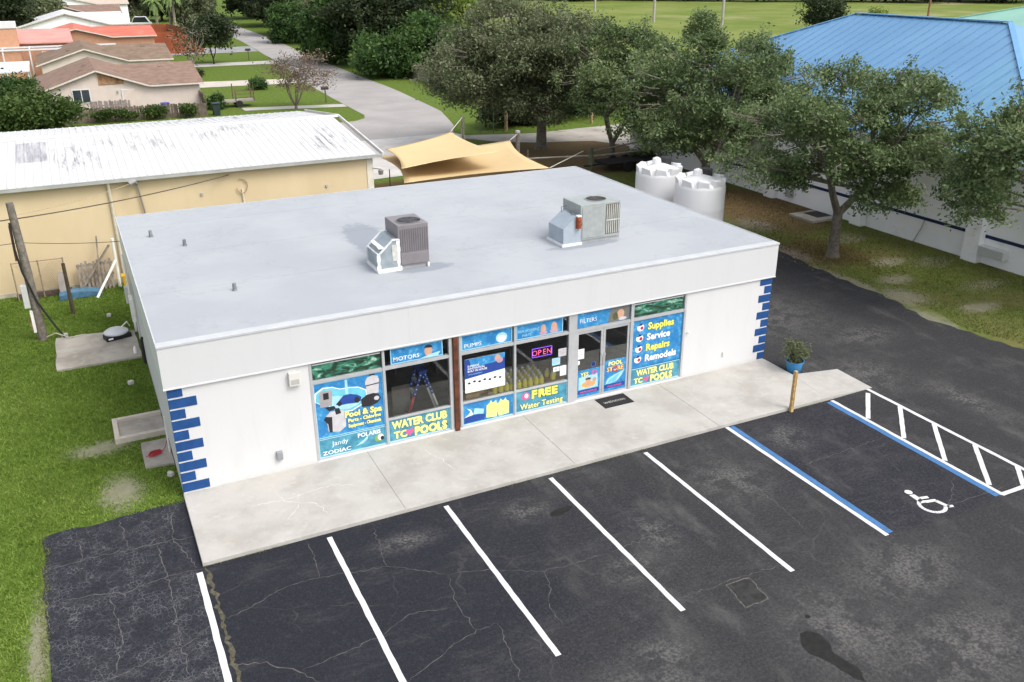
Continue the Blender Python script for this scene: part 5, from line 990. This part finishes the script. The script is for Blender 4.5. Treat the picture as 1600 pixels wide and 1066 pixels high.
# fence posts across the alley and field poles
TPW = M('pale_timber', (.36, .25, .15), .9, .2, 5)
for (x, y, h, lab) in [(29.2, 42.6, 1.9, 'tan timber post left of the oak across the alley'), (34.8, 44.7, 1.7, 'tan timber post behind the oak trunk across the alley'), (36.8, 42.6, 1.2, 'short yellow timber post at the alley edge')]: fpost(x, y, h, lab, .13, TPW)
for (x, y, lab) in [(27.0, 42.6, 'thin metal pole left of the timber posts'), (27.9, 42.1, 'thin green metal pole beside the timber posts')]: fpost(x, y, 2.6, lab, .04, M('green_pole', (.10, .14, .09), .7, .1))
PGY = M('field_pole_grey', (.36, .34, .31), .8, .1)
for (x, y, h, lab) in [(114, 146.9, 12, 'tall grey pole on the field behind the oaks'), (117.6, 128.7, 12, 'tall grey pole farther right on the field'), (135.8, 122.7, 11, 'tall grey pole on the field near the blue roof'), (123, 186, 12, 'tall grey pole far across the field')]: fpost(x, y, h, lab, .28, PGY)
lp = thing('field_lamp', 'lamp pole with white head behind the blue roof ridge', 'lamp', (150, 108, 0)); MB().tube([(150, 108, -.02), (150, 108, 9)], .2, 8).build('pole', M('rust_pole', (.24, .12, .07), .8), lp, True); MB().lathe(150, 108, [(.3, 9), (.8, 9.1), (.8, 9.7), (.2, 10)], 12).build('lamp_head', JW, lp, True)

# ================================================================== TREES
def leaf_mat(name, dark, mid, light, rough=.6):
    m = bpy.data.materials.new(name); m.use_nodes = True; t = m.node_tree; b = t.nodes['Principled BSDF']; b.inputs['Roughness'].default_value = rough; b.inputs['Specular IOR Level'].default_value = .25
    at = t.nodes.new('ShaderNodeAttribute'); at.attribute_name = 'tint'; cr = t.nodes.new('ShaderNodeValToRGB')
    e = cr.color_ramp.elements; e[0].position = .1; e[0].color = dark+(1,); e[1].position = .9; e[1].color = light+(1,); x = cr.color_ramp.elements.new(.5); x.color = mid+(1,)
    tr = t.nodes.new('ShaderNodeBsdfTranslucent'); mx = t.nodes.new('ShaderNodeMixShader'); mx.inputs[0].default_value = .35
    t.links.new(at.outputs['Fac'], cr.inputs[0]); t.links.new(cr.outputs[0], b.inputs['Base Color']); t.links.new(cr.outputs[0], tr.inputs[0])
    o = t.nodes['Material Output']; t.links.new(b.outputs[0], mx.inputs[1]); t.links.new(tr.outputs[0], mx.inputs[2]); t.links.new(mx.outputs[0], o.inputs[0]); return m
OAK = leaf_mat('oak_leaves', (.066, .102, .038), (.146, .205, .080), (.27, .32, .16))
OAKG = leaf_mat('grey_oak_leaves', (.070, .090, .042), (.152, .180, .088), (.28, .30, .18))
BUSH = leaf_mat('bush_leaves', (.030, .062, .018), (.062, .125, .030), (.13, .22, .055)); BRT = leaf_mat('bright_leaves', (.09, .14, .024), (.18, .25, .045), (.32, .38, .09)); DKL = leaf_mat('dark_leaves', (.022, .036, .016), (.046, .066, .026), (.10, .12, .05)); CRP = leaf_mat('crape_leaves', (.08, .075, .04), (.20, .14, .10), (.34, .24, .20)); IVY = leaf_mat('hedge_leaves', (.034, .058, .014), (.072, .125, .028), (.15, .21, .055))
BARK = M('oak_bark', (.135, .118, .098), .95, .3, 6, .7, 14); BARKD = M('dark_bark', (.055, .045, .035), .95, .3, 6, .7, 14)
def leaves_mesh(name, pts, size, tint, rng, asp=.55):
    n = len(pts); nrm = rng.normal(size=(n, 3)); nrm[:, 2] = np.abs(nrm[:, 2])*.9+.25; nrm /= np.linalg.norm(nrm, axis=1)[:, None]
    a = rng.normal(size=(n, 3)); a -= (a*nrm).sum(1)[:, None]*nrm; a /= np.linalg.norm(a, axis=1)[:, None]; b = np.cross(nrm, a)
    s = (size*rng.uniform(.6, 1.35, n))[:, None]; a *= s; b *= s*asp
    V = np.stack([pts-a, pts+b*.9+a*.1, pts+a, pts-b*.9+a*.1], 1).reshape(-1, 3)
    me = bpy.data.meshes.new(name); me.vertices.add(4*n); me.vertices.foreach_set('co', V.astype(np.float32).ravel()); me.loops.add(4*n); me.loops.foreach_set('vertex_index', np.arange(4*n, dtype=np.int32)); me.polygons.add(n); me.polygons.foreach_set('loop_start', np.arange(0, 4*n, 4, dtype=np.int32))
    at = me.attributes.new('tint', 'FLOAT', 'POINT'); at.data.foreach_set('value', np.repeat(np.clip(tint, 0, 1), 4).astype(np.float32)); me.update(); me.validate(); return me
def crown(seed, ctr, rad, nl, ncl, nlv, size, lobe=.36, spread=.30, flatz=.65, low=-.6):
    """lobes inside an ellipsoid, twigs on each lobe, leaves round each twig"""
    rng = np.random.default_rng(seed); ctr = np.array(ctr, float); rad = np.array(rad, float); L = []; tries = 0
    while len(L) < nl and tries < 5000:
        tries += 1; d = rng.normal(size=3); d /= np.linalg.norm(d)
        if d[2] < low-.25: continue
        q = d*rng.uniform(.35, .86)**.8
        if all(np.linalg.norm((q-k)) > .30 for k in L): L.append(q)
    P, T, C = [], [], []
    for q in L:
        lc = ctr+q*rad; lr = rad*lobe*rng.uniform(.5, 1.3); lt = rng.normal(0, .10)
        for _ in range(ncl):
            d = rng.normal(size=3); d /= np.linalg.norm(d)
            if d[2] < low: d[2] = -d[2]*.5
            c = lc+d*lr*rng.uniform(.55, 1.05); C.append((lc, c)); m = int(nlv*rng.uniform(.5, 1.5)); o = rng.normal(size=(m, 3))*spread*rng.uniform(.7, 1.3); o[:, 2] *= flatz
            P.append(c+o); T.append(np.clip(rng.normal(.42+lt+rng.normal(0, .10), .17, m), 0, 1))
    for _ in range(nl*3):      # sprigs standing out of the outline
        d = rng.normal(size=3); d /= np.linalg.norm(d)
        if d[2] < -.2: continue
        c = ctr+d*rad*rng.uniform(.92, 1.16); C.append((ctr+(c-ctr)*.75, c)); C.append((ctr+(c-ctr)*.75, c)); m = int(nlv*rng.uniform(.25, .7)); P.append(c+rng.normal(size=(m, 3))*spread*rng.uniform(.5, .9)); T.append(np.clip(rng.normal(.45, .17, m), 0, 1))
    return np.concatenate(P), np.concatenate(T), L, C, rng
def tree(name, label, base, ctr, rad, mat, seed, nl=16, ncl=22, nlv=90, size=.10, trunk=.26, fork=2.0, lobe=.36, spread=.3, bark=None, group=None, cat='tree', twigs=True, lean=(0, 0), nfork=3):
    t = thing(name, label, cat, (base[0], base[1], 0), group)
    P_, T_, L, C, rng = crown(seed, ctr, rad, nl, ncl, nlv, size, lobe, spread)
    b0 = np.array((base[0], base[1], 0.)); me = leaves_mesh('crown', P_-b0, size, T_, rng); link('crown', me, mat, t)
    r_ = random.Random(seed); m = MB(); f0 = Vector((base[0]+lean[0], base[1]+lean[1], fork))
    m.tube([(base[0], base[1], -.03), (base[0]+lean[0]*.1, base[1]+lean[1]*.1, .25), (base[0]+lean[0]*.5, base[1]+lean[1]*.5, fork*.55), f0], [trunk*1.45, trunk*1.05, trunk*.92, trunk*.85], 12)
    cts = [Vector(np.array(ctr)+q*np.array(rad)) for q in L]
    forks = []
    for i in range(nfork):
        a = 2*math.pi*i/nfork+seed; p = f0+Vector((math.cos(a)*rad[0]*.22, math.sin(a)*rad[1]*.22, (ctr[2]-fork)*.45)); forks.append(p); m.tube([f0-Vector((0, 0, .15)), f0.lerp(p, .5)+Vector((math.cos(a)*.08, math.sin(a)*.08, -.05)), p], [trunk*.7, trunk*.58, trunk*.46], 8)
    for c in cts:
        f = min(forks, key=lambda q: (q-c).length); md = f.lerp(c, .5)+Vector((r_.gauss(0, .15), r_.gauss(0, .15), .12)); m.tube([f, md, c], [trunk*.40, trunk*.26, trunk*.12], 6)
    if twigs:
        for lc, c in C[::2]:
            lc = Vector(lc); c = Vector(c); m.tube([lc, lc.lerp(c, .5)+Vector((r_.gauss(0, .08), r_.gauss(0, .08), r_.gauss(0, .06))), c+(c-lc)*.1], [trunk*.13, .022, .010], 4, False)
    m.build('trunk', bark or BARK, t, True); return t
OG = 'oaks along the white building'
tree('oak_tree', 'broad dark grey green oak across the yard by the alley', (28.3, 35.1), (27.2, 35.6, 5.4), (6.6, 5.6, 3.9), OAKG, 11, 36, 28, 105, .105, .36, 2.3, .32, .36, group=OG)
tree('oak_tree', 'slender forked oak standing beside the flatbed trailer', (29.7, 28.2), (30.4, 28.0, 5.1), (4.2, 3.8, 3.3), OAK, 12, 20, 24, 80, .092, .20, 1.5, .31, .26, group=OG)
tree('oak_tree', 'tall oak rising right behind the white water tanks', (30.6, 19.8), (31.1, 19.6, 4.9), (5.6, 4.8, 3.45), OAK, 13, 32, 24, 85, .092, .27, 1.7, .31, .26, group=OG)
tree('oak_tree', 'wide oak on the lawn strip with trunk beside the drive', (28.2, 7.5), (28.2, 7.4, 5.1), (5.0, 4.5, 3.2), OAK, 14, 27, 26, 82, .080, .24, 2.0, .30, .23, group=OG, lean=(.1, .1))
tree('oak_tree', 'loose open oak at the street end of the white building', (30.8, -2.4), (29.2, -.3, 5.2), (3.5, 3.2, 3.2), OAK, 17, 14, 24, 75, .08, .2, 2.0, .29, .22, group=OG)
# crape myrtle and bare shrubs
ct_ = tree('crape_myrtle', 'sparse pinkish brown shrub tree on the front lawn', (17.5, 61.3), (17.7, 61.2, 3.0), (3.1, 2.6, 1.8), CRP, 21, 18, 16, 13, .085, .11, .35, .36, .30, bark=M('grey_twig', (.16, .13, .105), .9, .2, 6), cat='tree', nfork=5)
tree('bare_tree', 'pale bare branched shrub tree before the orange fence', (13.9, 98), (13.9, 98, 3.4), (2.7, 2.4, 2.6), DKL, 22, 14, 9, 10, .13, .13, .8, .36, .4, bark=M('pale_twig', (.32, .28, .23), .9, .2, 6), cat='tree', nfork=5)
# masses along the street
def mass(label, x, y, rx, ry, rz, mat, seed, nl=16, ncl=18, nlv=55, size=.26, cz=None, name='roadside_tree', trunk=.3, fork=1.2, spread=.55, group='trees lining the street'):
    return tree(name, label, (x, y), (x, y, cz if cz else rz*.95), (rx, ry, rz), mat, seed, nl, ncl, nlv, size, trunk, fork, .40, spread, BARKD, group, twigs=False)
mass('dark broad tree behind the leafy bush bend', 37, 92, 8, 7, 6.2, DKL, 31, 22, 22, 70, .24, 5.2)
mass('large leaved green bush spilling towards the street bend', 33.2, 80.5, 4.2, 4, 2.8, BUSH, 32, 16, 20, 60, .24, 2.1, 'roadside_bush', .15, .5)
mass('green bush beside the grey street fence', 37.4, 80, 4, 4, 3.6, BUSH, 33, 15, 20, 60, .24, 2.8, 'roadside_bush', .15, .6)
mass('tall green tree behind the street bushes', 31.5, 99, 4.5, 4.5, 5.2, BUSH, 34, 18, 20, 60, .24, 4.6)
mass('rounded bright leafed bush by the street farther on', 34.4, 132, 3.6, 3.4, 3.4, BUSH, 35, 14, 18, 50, .26, 2.6, 'roadside_bush', .15, .6)
mass('yellow green tree behind the dark street trees', 47, 99, 5.5, 5, 5, BRT, 36, 16, 18, 55, .26, 4.4); mass('pale yellow green shrub near the grey fence', 44, 84, 3, 3, 2.4, BRT, 37, 12, 16, 45, .24, 1.9, 'roadside_bush', .12, .5)
mass('dark tree beyond the yellow green tree', 55, 112, 8, 7, 6.5, OAKG, 38, 18, 18, 60, .28, 5.4)
pr_ = [mass('dark evergreen tree lining the far street on its east side', 39, 150, 7, 6, 6, DKL, 41, 18, 18, 55, .34, 5), mass('grey green tree lining the far street behind the round bush', 42, 128, 6.5, 6, 6, OAKG, 42, 18, 18, 55, .32, 5)]
def plant(src, label, x, y, s, rz):
    o = dup(src, (x, y, 0), label, rz); o.scale = (s, s, s); return o
for i, (x, y, s, lab) in enumerate([(41, 176, 1.1, 'dark tree by the end of the straight street'), (22, 205, 1.0, 'dark oak over the parked white vehicles'), (44, 205, 1.2, 'dark tree past the end of the street'), (24.5, 176, .75, 'dark tree behind the orange fence corner'), (30, 262, 1.35, 'dark tree closing the street far ahead'), (16.6, 206, 1.0, 'dark oak behind the parked pickup truck'), (8, 225, 1.2, 'dark tree behind the far tan house'), (-6, 150, .95, 'dark tree beside the far tan house'), (50, 160, 1.2, 'dark tree between street and field'), (64, 190, 1.25, 'dark tree at the field corner')]): plant(pr_[i % 2], lab, x, y, s, i*1.3)
mass('dark oak at the far left beside the white roof', -7.8, 132, 6, 5.5, 5.5, DKL, 43, 16, 18, 55, .3, 6.2)
mass('dark shadowy shrub tree next to the orange fence corner', 17.2, 104, 2.2, 2.2, 2.6, DKL, 44, 12, 16, 40, .2, 3.6, 'shrub_tree', .1, .8)
# ivy hedge, big bush by the fence
mass('large glossy green bush over the fence at the far left', -4.0, 58.6, 3.8, 2.4, 1.45, IVY, 51, 22, 24, 55, .15, 1.25, 'hedge_bush', .15, .4, .42, None); mass('green bush climbing beside the pink house roof', -4.3, 69, 1.7, 1.7, 1.3, BUSH, 52, 12, 16, 40, .16, 1.5, 'hedge_bush', .12, .5, .45, None)
for i, (x, y, rx, lab) in enumerate([(2.6, 60.9, 1.7, 'ivy clump on the fence below the house window'), (5.7, 60.9, .9, 'ivy clump on the fence below the blue bin'), (8.3, 60.6, .5, 'small ivy clump at the fence end')]): mass(lab, x, y, rx, .35, .32, IVY, 53+i, 10, 12, 22, .10, .62, 'ivy_clump', .05, .2, .16, 'ivy clumps on the picket fence')
for i, (x, y, lab) in enumerate([(12.4, 84.8+6, 'low dark hedge by the pink driveway'), (11.2, 64.5, 'small shrub beside the utility trailer'), (17.2, 83.2-7, 'small shrub on the lawn with white stones')]): mass(lab, x, y, 1.5 if i == 0 else .7, .7, .6, DKL if i == 0 else BUSH, 57+i, 8, 12, 30, .12, .5, 'shrub', .04, .2, .2, None)
mass('low weedy shrubs by the rails near white building', 32.0, 27.9, .9, .6, .5, OAK, 61, 8, 12, 30, .08, .45, 'shrub', .03, .1, .16, None); mass('dark shrub below the oak across the alley', 31.5, 44.5, 3.2, 1.6, 1.5, DKL, 62, 14, 18, 45, .14, 1.2, 'shrub', .05, .3, .35, None); mass('green brush behind the timber posts across the alley', 38, 47, 5, 3, 2, BUSH, 63, 16, 18, 45, .18, 1.6, 'shrub', .05, .3, .45, None)
mass('tree behind the left hip of the blue roof', 62, 62, 1.7, 1.7, 1.7, OAK, 64, 10, 14, 35, .14, 5.2, 'field_tree', .2, 2, .4, None); mass('dark tree peeking over the blue ridge', 71, 54, 2.2, 2.2, 2.2, DKL, 65, 12, 14, 40, .16, 6.6, 'field_tree', .2, 2.4, .4, None); mass('small palm like shrub behind the blue ridge', 112, 85, 1.6, 1.6, 1.6, BRT, 66, 8, 10, 30, .2, 3.4, 'field_tree', .15, 2, .5, None)
# far treeline beyond the field
fl = mass('dark tree of the far treeline beyond the field', 160, 250, 11, 9, 7, DKL, 71, 16, 16, 60, .55, 5.5, 'treeline_tree', .4, 1.2, 1.0, 'far treeline trees')
r_ = random.Random(8)
for i in range(26):
    f_ = i/25; x = 100+(300-100)*f_; y = 300+(150-300)*f_
    o = dup(fl, (x+r_.uniform(-4, 4), y+r_.uniform(-6, 6), 0), None, r_.uniform(0, 6)); s_ = r_.uniform(.8, 1.25); o.scale = (s_, s_, s_*r_.uniform(.85, 1.15))
# palms
def palm(label, x, y, h, seed):
    r_ = random.Random(seed); t = thing('palm_tree', label, 'palm', (x, y, 0), 'palms by the far houses'); MB().tube([(0, 0, -.02), (.1, 0, h*.5), (0, .1, h)], [.3, .22, .2], 8).build('trunk', M('palm_trunk', (.30, .26, .21), .9, .2, 4), t, True, local=True)
    m = MB()
    for i in range(22):
        a = r_.uniform(0, 6.28); e = r_.uniform(-.9, .9); L_ = r_.uniform(2.2, 3.2); P0 = Vector((0, .1, h)); pr2 = P0; ca, sa = math.cos(a), math.sin(a)
        for k_ in range(1, 7):
            f_ = k_/6; p = P0+Vector((ca*L_*f_*math.cos(e*.5), sa*L_*f_*math.cos(e*.5), L_*(e*.6*f_-.75*f_*f_))); wd = .38*math.sin(math.pi*min(.95, f_*.85+.1)); n_ = Vector((-sa, ca, 0))*wd; dn = Vector((0, 0, -wd*.5))
            m.add([pr2, p, p+n_+dn, pr2+n_+dn], [(0, 1, 2, 3)]); m.add([pr2, p, p-n_+dn, pr2-n_+dn], [(0, 1, 2, 3)]); pr2 = p
    o = m.build('fronds', M('palm_green', (.10, .15, .04), .7, .3, 1.5), t, local=True); return t
palm('bushy palm with pale fronds in front of the far oak', 17.6, 172, 5.5, 1); palm('palm with bare grey trunk beside the bushy palm', 20.8, 178, 8.0, 2); palm('palm with thin trunk nearest the orange fence', 19.8, 163, 7.2, 3)
# potted plant foliage
P_, T_, L, C, rng = crown(81, (18.25, -1.05, .72), (.40, .38, .36), 12, 10, 16, .05, .4, .06)
link('foliage', leaves_mesh('foliage', P_-np.array((18.25, -1.05, 0)), .05, T_, rng, .3), OAKG, pt); m = MB()
for lc, c in C[::6]: m.tube([(18.25, -1.05, .36), Vector(lc), Vector(c)], [.012, .008, .004], 4, False)
m.build('stems', BARKD, pt)

# ================================================================== GRASS BLADES AND LEAF LITTER
def blades(name, label, n, sampler, h, wd, mat, seed, lean=.5):
    rng = np.random.default_rng(seed); pts = sampler(rng, n); n = len(pts); a = rng.uniform(0, 2*np.pi, n); hh = h*rng.uniform(.5, 1.4, n); d = np.stack([np.cos(a), np.sin(a), np.zeros(n)], 1); p = np.concatenate([pts, np.full((n, 1), -.012)], 1)
    b = rng.uniform(0, 2*np.pi, n); ln = np.stack([np.cos(b), np.sin(b), np.zeros(n)], 1)*(hh*lean*rng.uniform(.2, 1.2, n))[:, None]; tip = p+ln; tip[:, 2] += hh
    patch = .5+.22*np.sin(pts[:, 0]*1.3+np.sin(pts[:, 1]*.9)*1.7)*np.sin(pts[:, 1]*1.1+1.3*np.sin(pts[:, 0]*.7)); cell = (np.floor(pts[:, 0]*9+np.sin(pts[:, 1]*23)*.9).astype(np.int64)*73856093) ^ (np.floor(pts[:, 1]*7+np.sin(pts[:, 0]*19)*.9).astype(np.int64)*19349663); cl = ((cell % 1009)/1009-.5)*.6; t_ = np.clip(patch+cl+rng.normal(0, .15, n), 0, 1); tip[:, 2] += cl*.03
    V = np.stack([p-d*wd, p+d*wd, tip], 1).reshape(-1, 3); me = bpy.data.meshes.new(name); me.vertices.add(3*n); me.vertices.foreach_set('co', V.astype(np.float32).ravel()); me.loops.add(3*n); me.loops.foreach_set('vertex_index', np.arange(3*n, dtype=np.int32)); me.polygons.add(n); me.polygons.foreach_set('loop_start', np.arange(0, 3*n, 3, dtype=np.int32))
    at = me.attributes.new('tint', 'FLOAT', 'POINT'); at.data.foreach_set('value', np.repeat(t_, 3).astype(np.float32)); me.update(); me.validate()
    o = link(name, me, mat, None, kind='stuff'); o['label'] = label; return o
GRS = leaf_mat('lawn_blades', (.085, .15, .016), (.155, .25, .034), (.24, .33, .07), .7); GRR = leaf_mat('dry_lawn_blades', (.10, .145, .026), (.185, .23, .055), (.28, .28, .11), .7)
BARE = [(-1.7,3.5,.8,.45),(-1.35,.95,.55,.9),(-3.2,-4.3,.22,1.6)]
def left_lawn(rng, n):
    x = rng.uniform(-6.5, -.03, n); y = rng.uniform(-8, 17.8, n); ok = ~((x > -3.16) & (y < -.22)) & ~((x > -2.7) & (y > 9.38) & (y < 12.3)) & ~((x > -1.36) & (y > 3.5) & (y < 4.9)) & ~((x > -.75) & (y > 1.75) & (y < 3.3))
    for cx, cy, rx, ry in BARE: ok &= ~((((x-cx)/rx)**2+((y-cy)/ry)**2) < rng.uniform(.1, 1.3, n))
    return np.stack([x, y], 1)[ok]
def right_lawn(rng, n):
    x = rng.uniform(26.2, 33.1, n); y = rng.uniform(-6, 17, n); ok = (x > 26.45+.25*np.sin(y*1.7)) & ~((x > 31.1) & (y > 11.8) & (y < 13.7)) & (rng.random(n) < np.clip(1.15-(y-3)/11, .08, 1))
    for cx, cy, rx, ry in [(26.9,2.4,.9,1.0),(28.2,4.0,.9,.55),(29.8,5.8,.9,.6),(26.9,8.6,.7,1.5),(28.5,.3,1.,.5),(26.3,4.8,.5,2.5)]: ok &= ~((((x-cx)/rx)**2+((y-cy)/ry)**2) < rng.uniform(.2, 1.4, n))
    return np.stack([x, y], 1)[ok]
def kerb_weeds(rng, n):
    x = np.concatenate([rng.uniform(0, 17.5, n//2), rng.normal(-3.1, .06, n//2)]); y = np.concatenate([rng.normal(-3.045, .018, n//2), rng.uniform(-8, -.2, n//2)]); k = np.sin(x*1.9)+np.sin(x*.73+1)+rng.normal(0, .6, len(x)) > .7; k[n//2:] = True; return np.stack([x, y], 1)[k]
blades('lawn_grass', 'green grass of the lawn beside the shop', 150000, left_lawn, .05, .016, GRS, 1, 1.1); blades('lawn_strip_grass', 'patchy grass strip beside the white building', 60000, right_lawn, .06, .016, GRR, 2); blades('kerb_weeds', 'weeds along the kerb and asphalt edge', 3000, kerb_weeds, .05, .010, GRR, 3, .8)
rng = np.random.default_rng(4); n = 5000; lx = np.concatenate([rng.normal(31, 1.6, n//2), rng.normal(28.4, 1.3, n//2)]); ly = np.concatenate([rng.normal(16, 3.2, n//2), rng.normal(8, 2.2, n//2)]); k_ = (lx > 26.0) & (lx < 33.1)
lp_ = np.stack([lx, ly, rng.uniform(.0, .03, n)], 1)[k_]; o = link('leaf_litter', leaves_mesh('leaf_litter', lp_, .045, rng.random(len(lp_)), rng), leaf_mat('litter_leaves', (.09, .052, .025), (.17, .10, .048), (.28, .18, .085)), None, kind='stuff'); o['label'] = 'fallen brown oak leaves on the lawn strip'
